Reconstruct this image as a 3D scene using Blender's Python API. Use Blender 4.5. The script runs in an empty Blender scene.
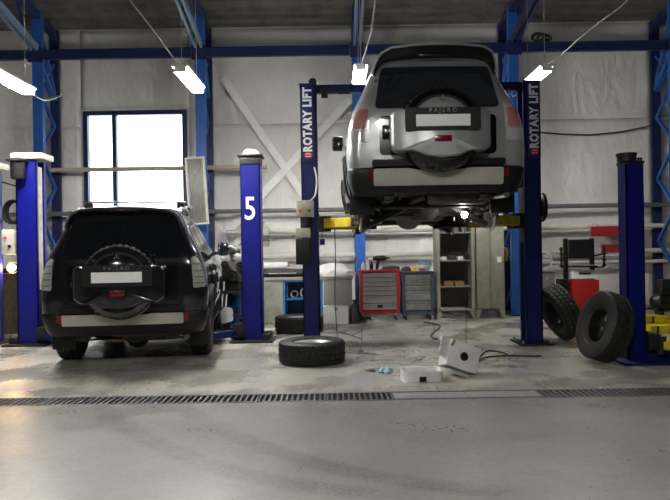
import bpy, bmesh, math, random
from mathutils import Vector, Matrix
random.seed(7)
PI = math.pi
R = math.radians
S = bpy.context.scene
C = S.collection

# ---------------------------------------------------------------- camera, world, exposure
F, CX, CY, CAMZ, ROLL = 640.0, 335.0, 250.0, 1.31, 0.9
cd = bpy.data.cameras.new('camera'); cam = bpy.data.objects.new('camera', cd); C.objects.link(cam)
cam.location = (0, 0, CAMZ); cam.rotation_euler = (PI/2, R(ROLL), 0)
cd.sensor_width = 36; cd.lens = F*36/670; cd.clip_start = .05; cd.clip_end = 200
S.camera = cam
S.view_settings.view_transform = 'Standard'; S.view_settings.look = 'None'
S.view_settings.gamma = 1; S.view_settings.use_curve_mapping = False
S.view_settings.exposure = 2.65
LAMP = 46.0          # fluorescent diffuser radiance
SKY = 1.2            # overcast daylight outside the window
w = bpy.data.worlds.new('overcast_sky'); S.world = w; w.use_nodes = True
w.node_tree.nodes['Background'].inputs[0].default_value = (.86, .93, 1, 1)
w.node_tree.nodes['Background'].inputs[1].default_value = SKY
S.cycles.max_bounces = 8; S.cycles.diffuse_bounces = 5; S.cycles.caustics_reflective = False; S.cycles.caustics_refractive = False
S.cycles.sample_clamp_indirect = 4

def W(x, y, D):
    "world point of photo pixel (x, y) at distance D along the view axis"
    t = math.tan(R(ROLL))
    xr = x - t*(y-CY); yr = y + t*(x-CX)
    return Vector(((xr-CX)/F*D, D, CAMZ-(yr-CY)/F*D))

# ---------------------------------------------------------------- helpers
class B:
    "a bmesh that collects shapes and becomes one mesh object"
    def __init__(s): s.bm = bmesh.new()
    def box(s, c, size, rot=None, bev=0, seg=2):
        m = Matrix.Translation(Vector(c))
        if rot is not None: m = m @ (rot if isinstance(rot, Matrix) else Matrix.Rotation(rot, 4, 'Z'))
        m = m @ Matrix.Diagonal((size[0], size[1], size[2], 1))
        r = bmesh.ops.create_cube(s.bm, size=1, matrix=m)
        if bev:
            ed = list({e for v in r['verts'] for e in v.link_edges})
            bmesh.ops.bevel(s.bm, geom=ed, offset=min(bev, min(size)*.45), segments=seg, affect='EDGES', profile=.6)
        return s
    def bar(s, a, b, wx, wy, up=(0, 0, 1), bev=0):
        "rectangular bar from a to b"
        a = Vector(a); b = Vector(b); d = b-a; L = d.length; z = d.normalized()
        u = Vector(up)
        if abs(z.dot(u)) > .98: u = Vector((0, 1, 0))
        x = u.cross(z).normalized(); y = z.cross(x)
        m = Matrix((x, y, z)).transposed().to_4x4(); m.translation = (a+b)/2
        r = bmesh.ops.create_cube(s.bm, size=1, matrix=m @ Matrix.Diagonal((wx, wy, L, 1)))
        if bev:
            ed = list({e for v in r['verts'] for e in v.link_edges})
            bmesh.ops.bevel(s.bm, geom=ed, offset=bev, segments=1, affect='EDGES')
        return s
    def tube(s, path, r, seg=8, closed=False, caps=True):
        P = [Vector(p) for p in path]; n = len(P); rr = r if isinstance(r, (list, tuple)) else [r]*n
        prev = None; rings = []
        for i in range(n):
            if closed: t = (P[(i+1) % n]-P[i-1]).normalized()
            else: t = (P[min(i+1, n-1)]-P[max(i-1, 0)]).normalized()
            if prev is None:
                u = Vector((0, 0, 1)) if abs(t.z) < .9 else Vector((1, 0, 0))
                u = (u-t*u.dot(t)).normalized()
            else:
                u = (prev-t*prev.dot(t)).normalized()
            prev = u; v = t.cross(u)
            rings.append([s.bm.verts.new(P[i]+(u*math.cos(2*PI*k/seg)+v*math.sin(2*PI*k/seg))*rr[i]) for k in range(seg)])
        for i in range(n if closed else n-1):
            a, b = rings[i], rings[(i+1) % n]
            for k in range(seg):
                s.bm.faces.new((a[k], a[(k+1) % seg], b[(k+1) % seg], b[k]))
        if caps and not closed:
            s.bm.faces.new(rings[0][::-1]); s.bm.faces.new(rings[-1])
        return s
    def cyl(s, a, b, r, r2=None, seg=20):
        return s.tube([a, b], [r, r if r2 is None else r2], seg)
    def lathe(s, prof, seg=32, M=None, rfun=None, closed=False):
        "profile [(radius, height)] turned about local Z, then moved by M"
        M = M or Matrix(); rings = []
        for j, (r, h) in enumerate(prof):
            ring = []
            for i in range(seg):
                rr = r if rfun is None else rfun(r, j, i)
                a = 2*PI*i/seg
                ring.append(s.bm.verts.new(M @ Vector((rr*math.cos(a), rr*math.sin(a), h))))
            rings.append(ring)
        n = len(prof)
        for j in range(n if closed else n-1):
            p, q = rings[j], rings[(j+1) % n]
            for i in range(seg):
                s.bm.faces.new((p[i], p[(i+1) % seg], q[(i+1) % seg], q[i]))
        if not closed:
            if prof[0][0] > 1e-5: s.bm.faces.new(rings[0][::-1])
            if prof[-1][0] > 1e-5: s.bm.faces.new(rings[-1])
        return s
    def prism(s, poly, f0, f1, inset=0):
        "2-D polygon mapped by f0 and f1 (functions (u, v) -> point) and joined"
        a = [s.bm.verts.new(f0(u, v)) for u, v in poly]; b = [s.bm.verts.new(f1(u, v)) for u, v in poly]
        n = len(poly)
        for i in range(n): s.bm.faces.new((a[i], a[(i+1) % n], b[(i+1) % n], b[i]))
        s.bm.faces.new(a[::-1]); s.bm.faces.new(b)
        return s
    def patch(s, outline, f, off, thick=.02, rings=(0.0, .3, .6, .85, 1.0), centre=None):
        "outline (u, v) filled by concentric rings, mapped on a surface by f(u, v, off); its rim goes back into the surface"
        n = len(outline)
        cu, cv = centre or (sum(p[0] for p in outline)/n, sum(p[1] for p in outline)/n)
        R_ = []
        for t in rings[1:]:
            R_.append([s.bm.verts.new(f(cu+(u-cu)*t, cv+(v-cv)*t, off)) for u, v in outline])
        c = s.bm.verts.new(f(cu, cv, off))
        for i in range(n): s.bm.faces.new((c, R_[0][i], R_[0][(i+1) % n]))
        R_.append([s.bm.verts.new(f(u, v, off-thick)) for u, v in outline])
        for j in range(len(R_)-1):
            for i in range(n): s.bm.faces.new((R_[j][i], R_[j+1][i], R_[j+1][(i+1) % n], R_[j][(i+1) % n]))
        return s
    def loft(s, rings, cap=True):
        V = [[s.bm.verts.new(p) for p in r] for r in rings]; n = len(V[0])
        for j in range(len(V)-1):
            for i in range(n): s.bm.faces.new((V[j][i], V[j][(i+1) % n], V[j+1][(i+1) % n], V[j+1][i]))
        if cap: s.bm.faces.new(V[0][::-1]); s.bm.faces.new(V[-1])
        return s
    def mesh(s, name, m=None, smooth=35):
        bmesh.ops.recalc_face_normals(s.bm, faces=s.bm.faces[:])
        me = bpy.data.meshes.new(name); s.bm.to_mesh(me); s.bm.free()
        if m: me.materials.append(m)
        if smooth and len(me.polygons):
            me.shade_smooth(); me.set_sharp_from_angle(angle=R(smooth))
        return me

def link(name, me, parent=None, loc=None, rot=None, label=None, kind=None):
    o = bpy.data.objects.new(name, me); C.objects.link(o)
    if parent is not None: o.parent = parent
    if loc is not None: o.location = loc
    if rot is not None: o.rotation_euler = rot
    if label: o['label'] = label
    if kind: o['kind'] = kind
    return o
def part(name, b, m, parent, label=None, loc=None, rot=None, smooth=35, kind=None):
    return link(name, b.mesh(name, m, smooth) if isinstance(b, B) else b, parent, loc, rot, label, kind)
def tag(o, label, cat, group=None, kind=None):
    o['label'] = label
    if cat: o['category'] = cat
    if group: o['group'] = group
    if kind: o['kind'] = kind
    return o
def thing(name, label, cat, loc=(0, 0, 0), rotz=0, group=None, rot=None):
    o = bpy.data.objects.new(name, None); C.objects.link(o)
    o.empty_display_size = .1; o.location = loc; o.rotation_euler = rot or (0, 0, rotz)
    return tag(o, label, cat, group)
def single(name, b, m, label, cat, group=None, loc=None, rot=None, smooth=35):
    return tag(part(name, b, m, None, None, loc, rot, smooth), label, cat, group)
def struct(name, b, m, label, parent=None, smooth=35):
    o = part(name, b, m, parent, None, smooth=smooth)
    if parent is None: o['kind'] = 'structure'; o['label'] = label
    return o
def text_mesh(txt, size, m, extrude=.002, bold=0.0, spacing=1.0):
    cu = bpy.data.curves.new('lettering', 'FONT'); cu.body = txt; cu.size = size; cu.extrude = extrude
    cu.align_x = 'CENTER'; cu.align_y = 'CENTER'; cu.offset = bold; cu.space_character = spacing; cu.resolution_u = 3
    o = bpy.data.objects.new('lettering', cu); C.objects.link(o)
    me = bpy.data.meshes.new_from_object(o); me.materials.clear(); me.materials.append(m)
    bpy.data.objects.remove(o); bpy.data.curves.remove(cu)
    return me
def rrect(w_, h, r, n=5, cx=0, cy=0):
    "rounded rectangle outline, counter-clockwise"
    out = []
    for qx, qy, a0 in ((1, 1, 0), (-1, 1, 90), (-1, -1, 180), (1, -1, 270)):
        for k in range(n+1):
            a = R(a0+90*k/n)
            out.append((cx+qx*(w_/2-r)+r*math.cos(a), cy+qy*(h/2-r)+r*math.sin(a)))
    return out
def rpoly(pts, r, n=4, sub=4):
    "polygon with rounded corners and subdivided sides"
    out = []; N = len(pts)
    for i in range(N):
        p0, p, p1 = Vector(pts[i-1]), Vector(pts[i]), Vector(pts[(i+1) % N])
        a = (p0-p); b = (p1-p); rr = min(r, a.length*.45, b.length*.45)
        s0 = p+a.normalized()*rr; s1 = p+b.normalized()*rr
        for k in range(n+1):
            t = k/n; q = s0*(1-t)**2+p*2*t*(1-t)+s1*t*t; out.append((q.x, q.y))
        q1 = p1+(p-p1).normalized()*min(r, b.length*.45)
        for k in range(1, sub): q = s1.lerp(q1, k/sub); out.append((q.x, q.y))
    return out
def lerp_tab(tab, z):
    if z <= tab[0][0]: return tab[0][1]
    for (a, va), (b, vb) in zip(tab, tab[1:]):
        if z <= b: return va+(vb-va)*(z-a)/(b-a)
    return tab[-1][1]
def sag(a, b, drop, n=14):
    a = Vector(a); b = Vector(b)
    return [a.lerp(b, i/n)-Vector((0, 0, drop*4*(i/n)*(1-i/n))) for i in range(n+1)]
def smooth_path(pts, n=5):
    P = [Vector(p) for p in pts]; out = []
    for i in range(len(P)-1):
        p0, p1, p2, p3 = P[max(i-1, 0)], P[i], P[i+1], P[min(i+2, len(P)-1)]
        for k in range(n):
            t = k/n
            out.append(.5*((2*p1)+(p2-p0)*t+(2*p0-5*p1+4*p2-p3)*t*t+(3*p1-p0-3*p2+p3)*t**3))
    out.append(P[-1]); return out
RX = lambda a: Matrix.Rotation(a, 4, 'X')
RY = lambda a: Matrix.Rotation(a, 4, 'Y')
RZ = lambda a: Matrix.Rotation(a, 4, 'Z')
T = lambda *p: Matrix.Translation(Vector(p))

# ---------------------------------------------------------------- materials
def mat(name, col, rough=.5, metal=0, vary=0.0, scale=6.0, bump=0.0, bscale=40.0, dirt=None, dirt_amt=0.0, coat=0.0, emit=None, estr=0, spec=.5):
    m = bpy.data.materials.new(name); m.use_nodes = True; nt = m.node_tree; N = nt.nodes; L = nt.links
    p = N['Principled BSDF']; p.inputs['Base Color'].default_value = (*col, 1); p.inputs['Roughness'].default_value = rough
    p.inputs['Metallic'].default_value = metal; p.inputs['Coat Weight'].default_value = coat; p.inputs['Coat Roughness'].default_value = .04
    p.inputs['Specular IOR Level'].default_value = spec
    if emit: p.inputs['Emission Color'].default_value = (*emit, 1); p.inputs['Emission Strength'].default_value = estr
    tc = N.new('ShaderNodeTexCoord')
    if vary or dirt:
        n = N.new('ShaderNodeTexNoise'); n.inputs['Scale'].default_value = scale; n.inputs['Detail'].default_value = 6; n.inputs['Roughness'].default_value = .65
        L.new(tc.outputs['Object'], n.inputs['Vector'])
        mx = N.new('ShaderNodeMix'); mx.data_type = 'RGBA'
        mr = N.new('ShaderNodeMapRange'); L.new(n.outputs[0], mr.inputs[0])
        if dirt:
            mr.inputs[1].default_value = .42; mr.inputs[2].default_value = .72; mr.inputs[4].default_value = dirt_amt
            mx.inputs[6].default_value = (*col, 1); mx.inputs[7].default_value = (*dirt, 1)
        else:
            mr.inputs[1].default_value = .3; mr.inputs[2].default_value = .7
            mx.inputs[6].default_value = tuple(c*(1-vary) for c in col)+(1,); mx.inputs[7].default_value = tuple(min(1, c*(1+vary)) for c in col)+(1,)
        L.new(mr.outputs[0], mx.inputs[0]); L.new(mx.outputs[2], p.inputs['Base Color'])
        r2 = N.new('ShaderNodeMapRange'); L.new(n.outputs[0], r2.inputs[0]); r2.inputs[1].default_value = .3; r2.inputs[2].default_value = .7
        r2.inputs[3].default_value = max(0, rough-.08); r2.inputs[4].default_value = min(1, rough+.1); L.new(r2.outputs[0], p.inputs['Roughness'])
    if bump:
        n2 = N.new('ShaderNodeTexNoise'); n2.inputs['Scale'].default_value = bscale; n2.inputs['Detail'].default_value = 5
        L.new(tc.outputs['Object'], n2.inputs['Vector'])
        b = N.new('ShaderNodeBump'); b.inputs['Strength'].default_value = bump; b.inputs['Distance'].default_value = .02
        L.new(n2.outputs[0], b.inputs['Height']); L.new(b.outputs[0], p.inputs['Normal'])
    return m
M = {}
M['col_blue'] = mat('column_blue_paint', (.018, .095, .36), .38, vary=.25, scale=3)
M['col_dark'] = mat('beam_navy_paint', (.008, .016, .075), .45, vary=.3, scale=3)
M['rafter'] = mat('rafter_grey_blue_paint', (.14, .22, .30), .45, vary=.2, scale=3)
M['lift_blue'] = mat('lift_blue_paint', (.0025, .005, .15), .4, vary=.12, scale=4, dirt=(.004, .005, .05), dirt_amt=.35, spec=.3)
M['rot_blue'] = mat('overhead_lift_blue_paint', (.003, .009, .085), .42, vary=.12, scale=4, dirt=(.003, .004, .02), dirt_amt=.4, spec=.3)
M['sign_blue'] = mat('sign_navy', (.008, .014, .10), .4)
M['yellow'] = mat('yellow_paint', (.62, .47, .02), .42, scale=9, dirt=(.12, .09, .02), dirt_amt=.7)
M['white_print'] = mat('white_print', (.86, .86, .86), .5)
M['red_print'] = mat('red_print', (.55, .03, .03), .5)
M['steel'] = mat('bare_steel', (.38, .38, .37), .4, .85, vary=.25)
M['chrome'] = mat('chrome', (.75, .75, .76), .12, 1)
M['dark_metal'] = mat('oily_dark_metal', (.016, .0155, .015), .5, .4, vary=.4, scale=12, bump=.3)
M['cast'] = mat('cast_iron_grey', (.075, .072, .068), .55, .5, vary=.4, scale=14, bump=.35)
M['rust'] = mat('rusty_steel', (.12, .075, .045), .7, .3, vary=.5, scale=14, bump=.4)
M['black_pl'] = mat('black_plastic', (.0045, .0045, .005), .45, vary=.15, spec=.35)
M['black_gl'] = mat('black_gloss', (.003, .003, .004), .15)
M['rubber'] = mat('tyre_rubber', (.0075, .0075, .008), .62, vary=.35, scale=9, bump=.12, bscale=80)
M['beige'] = mat('beige_enamel', (.52, .50, .42), .5, scale=9, dirt=(.2, .17, .12), dirt_amt=.6)
M['cab'] = mat('grey_cabinet_enamel', (.30, .30, .25), .48, scale=5, dirt=(.14, .12, .09), dirt_amt=.6)
M['cab_in'] = mat('cabinet_inside_dark', (.075, .075, .07), .6, vary=.2)
M['white_plastic'] = mat('white_plastic', (.72, .72, .70), .45, vary=.06, scale=8)
M['film'] = mat('crumpled_white_film', (.74, .74, .73), .35, vary=.08, scale=5, bump=.8, bscale=9)
M['pipe_white'] = mat('painted_white_pipe', (.60, .58, .52), .5, vary=.1, scale=5)
M['pipe_grey'] = mat('grey_steel_pipe', (.17, .17, .17), .45, .3, vary=.15)
M['pipe_beige'] = mat('beige_pipe', (.48, .42, .34), .5, vary=.1)
M['red'] = mat('red_enamel', (.32, .012, .012), .35, vary=.1, coat=.2)
M['dark_red'] = mat('dark_red_paint', (.30, .015, .02), .5, vary=.15)
M['drawer'] = mat('drawer_grey_metal', (.30, .30, .30), .38, .4, vary=.15)
M['drawer2'] = mat('worn_olive_grey_metal', (.20, .20, .19), .45, .3, vary=.3)
M['bench_blue'] = mat('light_blue_enamel', (.03, .20, .50), .4, vary=.12)
M['drum_blue'] = mat('blue_drum_paint', (.02, .13, .36), .45, scale=7, dirt=(.03, .04, .06), dirt_amt=.6)
M['bench_grey'] = mat('concrete_grey_panel', (.27, .27, .24), .6, vary=.15)
M['card'] = mat('dirty_white_sheet_metal', (.66, .66, .65), .42, scale=7, dirt=(.34, .33, .31), dirt_amt=.5)
M['brown'] = mat('brown_cardboard', (.28, .15, .07), .7, vary=.2)
M['rag'] = mat('dark_rag', (.04, .037, .035), .9, vary=.5, scale=12, bump=.5)
M['cable'] = mat('pale_cable', (.42, .40, .35), .6)
M['cable_dark'] = mat('dark_cable', (.02, .02, .02), .6)
M['teal'] = mat('pale_blue_plastic', (.25, .42, .50), .45)
M['yellow_pl'] = mat('yellow_plastic', (.7, .6, .05), .45)
M['lamp_body'] = mat('lamp_housing', (.7, .7, .68), .5)
M['tube'] = mat('lit_diffuser', (.9, .9, .9), .4, emit=(1.0, .975, .93), estr=LAMP)
M['tube_dim'] = mat('dimmed_lit_diffuser', (.9, .9, .9), .4, emit=(1.0, .96, .89), estr=LAMP*.62)  # same lamp type, glow turned down to darken the right-hand wall
M['bulb_warm'] = mat('warm_lit_bulb', (.9, .8, .6), .4, emit=(1, .60, .26), estr=50)
M['bulb_white'] = mat('white_lit_bulb', (.9, .9, .9), .4, emit=(1, .92, .84), estr=22)
M['screen'] = mat('dark_screen', (.012, .012, .014), .15)
M['roof'] = mat('weathered_zinc_deck', (.17, .158, .14), .5, .35, scale=2.5, dirt=(.07, .065, .06), dirt_amt=.8)
M['brace'] = mat('off_white_brace', (.86, .86, .83), .6, vary=.06)
M['grate'] = mat('grate_iron', (.10, .10, .10), .5, .4, vary=.3, scale=20)
M['grate_dirt'] = mat('dirty_cover_plate', (.28, .275, .26), .4, .2, vary=.35, scale=9, bump=.3)
M['rim'] = mat('alloy_rim', (.34, .34, .35), .35, .7, vary=.2, scale=8)
M['plate'] = mat('blank_plate_white', (.92, .92, .92), .45)

def wall_mat():
    m = mat('white_wall_film', (.62, .61, .585), .55); nt = m.node_tree; N = nt.nodes; L = nt.links; p = N['Principled BSDF']
    tc = N.new('ShaderNodeTexCoord')
    n = N.new('ShaderNodeTexNoise'); n.inputs['Scale'].default_value = .8; n.inputs['Detail'].default_value = 8; n.inputs['Roughness'].default_value = .6
    L.new(tc.outputs['Object'], n.inputs['Vector'])
    cr = N.new('ShaderNodeValToRGB'); cr.color_ramp.elements[0].position = .3; cr.color_ramp.elements[0].color = (.64, .625, .59, 1)
    cr.color_ramp.elements[1].position = .65; cr.color_ramp.elements[1].color = (.80, .79, .765, 1)
    L.new(n.outputs[0], cr.inputs[0]); L.new(cr.outputs[0], p.inputs['Base Color'])
    mp = N.new('ShaderNodeMapping'); mp.inputs['Scale'].default_value = (1.4, 1, .7); mp.inputs['Rotation'].default_value = (0, .5, 0); L.new(tc.outputs['Object'], mp.inputs[0])
    n2 = N.new('ShaderNodeTexNoise'); n2.inputs['Scale'].default_value = 2.2; n2.inputs['Detail'].default_value = 4; n2.inputs['Distortion'].default_value = .8
    L.new(mp.outputs[0], n2.inputs['Vector'])
    b = N.new('ShaderNodeBump'); b.inputs['Strength'].default_value = .55; b.inputs['Distance'].default_value = .09
    L.new(n2.outputs[0], b.inputs['Height']); L.new(b.outputs[0], p.inputs['Normal'])
    return m
M['wall'] = wall_mat()
M['wall_plain'] = mat('hall_wall_paint', (.20, .195, .185), .7, vary=.1, scale=1)

def floor_mat():
    m = bpy.data.materials.new('stained_concrete_floor'); m.use_nodes = True; nt = m.node_tree; N = nt.nodes; L = nt.links; p = N['Principled BSDF']
    def val(x): return x
    def op(o, a, b=None, c=None, clamp=False):
        n = N.new('ShaderNodeMath'); n.operation = o; n.use_clamp = clamp
        for i, v in enumerate((a, b, c)):
            if v is None: continue
            if isinstance(v, (int, float)): n.inputs[i].default_value = v
            else: L.new(v, n.inputs[i])
        return n.outputs[0]
    def noise(scale, det=6, rough=.6, vec=None, dist=0):
        n = N.new('ShaderNodeTexNoise'); n.inputs['Scale'].default_value = scale; n.inputs['Detail'].default_value = det; n.inputs['Roughness'].default_value = rough; n.inputs['Distortion'].default_value = dist
        L.new(vec or geo.outputs['Position'], n.inputs['Vector']); return n.outputs[0]
    def ramp(v, a, b, lo=0., hi=1.):
        n = N.new('ShaderNodeMapRange'); n.interpolation_type = 'SMOOTHSTEP'; L.new(v, n.inputs[0])
        for i, x in enumerate((a, b, lo, hi)): n.inputs[i+1].default_value = x
        return n.outputs[0]
    def mixc(f, a, b):
        n = N.new('ShaderNodeMix'); n.data_type = 'RGBA'
        L.new(f, n.inputs[0])
        for i, v in ((6, a), (7, b)):
            if isinstance(v, tuple): n.inputs[i].default_value = (*v, 1)
            else: L.new(v, n.inputs[i])
        return n.outputs[2]
    geo = N.new('ShaderNodeNewGeometry'); sp = N.new('ShaderNodeSeparateXYZ'); L.new(geo.outputs['Position'], sp.inputs[0])
    X, Y = sp.outputs[0], sp.outputs[1]
    back = ramp(Y, 5.6, 6.2)                              # the work bays behind the drain are dirtier
    base = mixc(ramp(noise(1.1, 8), .3, .7), (.168, .168, .156), (.218, .216, .203))
    base = mixc(ramp(noise(9, 6, .7), .35, .75, 0, .35), base, (.19, .185, .172))
    bay = mixc(ramp(noise(1.6, 8, .65), .32, .68), (.30, .285, .245), (.42, .41, .37))
    bay = mixc(ramp(noise(1.7, 4, .5), .48, .82, 0, .7), bay, (.12, .108, .085))
    bay = mixc(ramp(noise(7.5, 5, .6), .60, .74, 0, .6), bay, (.06, .055, .048))
    for ox, oy, orx, ory in ((.75, 7.6, .75, .5), (1.9, 7.2, .7, .35), (.3, 8.6, .6, .5)):
        dd = op('ADD', op('POWER', op('DIVIDE', op('SUBTRACT', X, ox), orx), 2), op('POWER', op('DIVIDE', op('SUBTRACT', Y, oy), ory), 2))
        oil = op('MULTIPLY', ramp(dd, .1, 1.0, 1, 0), ramp(noise(4.2, 6, .62), .44, .62))
        bay = mixc(op('MULTIPLY', oil, .8), bay, (.05, .047, .042))
    col = mixc(back, base, bay)
    # brown grime along the drain
    g = op('MULTIPLY', ramp(op('ABSOLUTE', op('SUBTRACT', Y, 5.72)), .2, .75, 1, 0), ramp(noise(3, 7, .7), .42, .66))
    col = mixc(op('MULTIPLY', g, .9), col, (.15, .13, .10))
    # two curved tyre tracks in the foreground
    br = ramp(noise(42, 3, .6), .36, .6); pt = ramp(noise(2.6, 4, .5), .28, .58)
    for sh in (0, .66):
        u = op('SUBTRACT', op('ADD', X, 1.1), sh)
        q = op('ADD', op('MULTIPLY_ADD', u, -1.052, 4.23), op('MULTIPLY', op('MULTIPLY', u, u), .349))
        d = op('ABSOLUTE', op('SUBTRACT', Y, q))
        sl = op('MULTIPLY_ADD', u, .698, -1.052)
        d = op('DIVIDE', d, op('SQRT', op('MULTIPLY_ADD', sl, sl, 1)))
        e = op('MULTIPLY', ramp(d, .05, .13, 1, 0), ramp(op('ABSOLUTE', op('SUBTRACT', u, .15)), 1.0, 1.5, 1, 0))
        e = op('MULTIPLY', e, op('MULTIPLY', op('MULTIPLY_ADD', br, .7, .3), op('MULTIPLY_ADD', pt, .75, .25)))
        col = mixc(op('MULTIPLY', e, op('SUBTRACT', .65, op('MULTIPLY', back, .6))), col, (.075, .072, .066))
    L.new(col, p.inputs['Base Color'])
    # wet film: smooth patches, more of them in the bays
    wet = ramp(noise(1.2, 3, .5), .35, .68)
    ra = op('MULTIPLY_ADD', wet, -.16, .46)
    rb = op('MULTIPLY_ADD', wet, -.30, .42)
    rough = op('ADD', op('MULTIPLY', ra, op('SUBTRACT', 1, back)), op('MULTIPLY', rb, back))
    rough = op('ADD', rough, ramp(noise(24, 4), .3, .7, -.06, .06))
    L.new(rough, p.inputs['Roughness'])
    p.inputs['Specular IOR Level'].default_value = .5
    b = N.new('ShaderNodeBump'); b.inputs['Strength'].default_value = .12; b.inputs['Distance'].default_value = .01
    L.new(noise(14, 6), b.inputs['Height']); L.new(b.outputs[0], p.inputs['Normal'])
    return m
M['floor'] = floor_mat()

def glass_mat():
    m = bpy.data.materials.new('window_glass'); m.use_nodes = True; nt = m.node_tree; N = nt.nodes; L = nt.links
    out = N['Material Output']; N.remove(N['Principled BSDF'])
    t = N.new('ShaderNodeBsdfTransparent'); t.inputs[0].default_value = (.93, .96, .97, 1); g = N.new('ShaderNodeBsdfGlossy'); g.inputs['Roughness'].default_value = .03
    f = N.new('ShaderNodeFresnel'); f.inputs[0].default_value = 1.45; mx = N.new('ShaderNodeMixShader')
    L.new(f.outputs[0], mx.inputs[0]); L.new(t.outputs[0], mx.inputs[1]); L.new(g.outputs[0], mx.inputs[2]); L.new(mx.outputs[0], out.inputs[0]); return m
M['glass'] = glass_mat()

# ---------------------------------------------------------------- the hall
from mathutils import noise as mnoise
WALL = 13.2; XL, XR, YF = -12.0, 12.0, -10.0; WTOP = 5.9
COLX = [-8.7, -5.66, -2.54, .486, 3.48, 6.58]; COLF, COLR = 12.28, 13.02
DR0, DR1 = 5.545, 5.875
b = B()
prof = [(YF, 0), (DR0, 0), (DR0, -.14), (DR1, -.14), (DR1, 0), (WALL+.25, 0), (WALL+.25, -.3), (YF, -.3)]
b.prism(prof, lambda u, v: Vector((XL, u, v)), lambda u, v: Vector((XR, u, v)))
struct('floor', b, M['floor'], 'grey stained concrete workshop floor with a drain channel', smooth=0)

def roofz(y): return WTOP+.15*(WALL-y) if y > -1 else roofz(-.999)-.15*(-1-y)
b = B(); y = WALL+.2; pts = []
while y > YF-.2:                                    # deep trapezoidal roof deck, ribs run along the wall
    for dy, dz in ((0, 0), (.12, 0), (.165, .10), (.285, .10)): pts.append((y-dy, roofz(y-dy)+dz))
    y -= .33
top = [(yy, zz+.25) for yy, zz in (pts[-1], pts[0])]
V0 = [b.bm.verts.new((XL-.1, *p)) for p in pts]; V1 = [b.bm.verts.new((XR+.1, *p)) for p in pts]
for i in range(len(pts)-1): b.bm.faces.new((V0[i], V0[i+1], V1[i+1], V1[i]))
ceil = struct('ceiling', b, M['roof'], 'dark corrugated metal roof deck above the beams', smooth=0)
ceil.modifiers.new('thick', 'SOLIDIFY').thickness = .03

WX0, WX1, WZ0, WZ1 = -5.13, -3.01, 1.25, 4.24
b = B()
def wallbox(x0, x1, z0, z1): b.box(((x0+x1)/2, WALL+.125, (z0+z1)/2), (x1-x0, .25, z1-z0))
wallbox(XL, WX0, 0, WTOP+.1); wallbox(WX1, XR, 0, WTOP+.1); wallbox(WX0, WX1, 0, WZ0); wallbox(WX0, WX1, WZ1, WTOP+.1)
wall = struct('wall_back', b, M['wall'], 'back wall covered in wrinkled off-white sheeting', smooth=0)
def sheet(x0, x1, z0, z1, off, seed):
    "a slightly bulging wall sheet hung on the wall"
    nx = max(4, int((x1-x0)/.12)); nz = max(4, int((z1-z0)/.12)); b = B(); g = []
    for j in range(nz+1):
        row = []
        for i in range(nx+1):
            x = x0+(x1-x0)*i/nx; z = z0+(z1-z0)*j/nz
            e = min(1, 4*min(i/nx, 1-i/nx), 6*min(j/nz, 1-j/nz))
            d = .05*mnoise.noise(Vector((x*1.1+z*.5, z*.7-x*.3, seed)))+.022*mnoise.noise(Vector((x*2.6-z*2.2, z*1.8+x*1.2, seed+9)))
            row.append(b.bm.verts.new((x, WALL-off-abs(d)*e, z)))
        g.append(row)
    for j in range(nz):
        for i in range(nx): b.bm.faces.new((g[j][i], g[j][i+1], g[j+1][i+1], g[j+1][i]))
    o = part('sheet', b, M['wall'], wall, smooth=60)
    mo = o.modifiers.new('thick', 'SOLIDIFY'); mo.thickness = .006
bays = [XL+.02]+COLX+[XR-.02]
for i in range(len(bays)-1):
    x0, x1 = bays[i]+.01, bays[i+1]-.01
    if x0 < WX0 < x1:
        sheet(x0, WX0-.06, 3.86, WTOP, .006, i); sheet(WX1+.06, x1, 3.86, WTOP, .006, i+50); sheet(WX0-.055, WX1+.055, WZ1+.05, WTOP, .006, i+60)
    else: sheet(x0, x1, 3.86, WTOP, .006, i)
    if x0 < WX0 < x1:
        sheet(x0, WX0-.06, .02, 3.93, .024, i+20); sheet(WX1+.06, x1, .02, 3.93, .024, i+30); sheet(WX0-.05, WX1+.05, .02, WZ0-.06, .024, i+40)
    else: sheet(x0, x1, .02, 3.93, .024, i+20)

b = B().box((XL-.1, (WALL+YF)/2, 3.9), (.2, WALL-YF+.6, 7.8)); struct('wall_left', b, M['wall_plain'], 'plain side wall of the hall on the left', smooth=0)
b = B().box((XR+.1, (WALL+YF)/2, 3.9), (.2, WALL-YF+.6, 7.8)); struct('wall_right', b, M['wall_plain'], 'plain side wall of the hall on the right', smooth=0)
b = B().box((0, YF-.1, 3.9), (XR-XL+.4, .2, 7.8)); struct('wall_front', b, M['wall_plain'], 'plain wall behind the camera', smooth=0)

# window: blue frame, one mullion, two panes
win = B(); fw = .09
win.box((WX0+fw/2, WALL-.005, (WZ0+WZ1)/2), (fw, .13, WZ1-WZ0)).box((WX1-fw/2, WALL-.005, (WZ0+WZ1)/2), (fw, .13, WZ1-WZ0))
win.box(((WX0+WX1)/2, WALL-.005, WZ1-fw/2), (WX1-WX0-2*fw, .13, fw)).box(((WX0+WX1)/2, WALL-.005, WZ0+fw/2), (WX1-WX0-2*fw, .13, fw))
wo = struct('window_1', win, M['col_dark'], 'tall two-pane window with a dark blue frame and bright daylight')
part('mullion', B().box((-4.50, WALL-.005, (WZ0+WZ1)/2), (.085, .11, WZ1-WZ0-2*fw)), M['col_dark'], wo)
for x0, x1 in ((WX0+fw, -4.5425), (-4.4575, WX1-fw)):
    part('pane', B().box(((x0+x1)/2, WALL+.03, (WZ0+WZ1)/2), (x1-x0, .008, WZ1-WZ0-2*fw)), M['glass'], wo, smooth=0)
part('window_sill', B().box(((WX0+WX1)/2, WALL-.05, WZ0-.02), (WX1-WX0+.1, .2, .04)), M['pipe_white'], wo)
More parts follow.
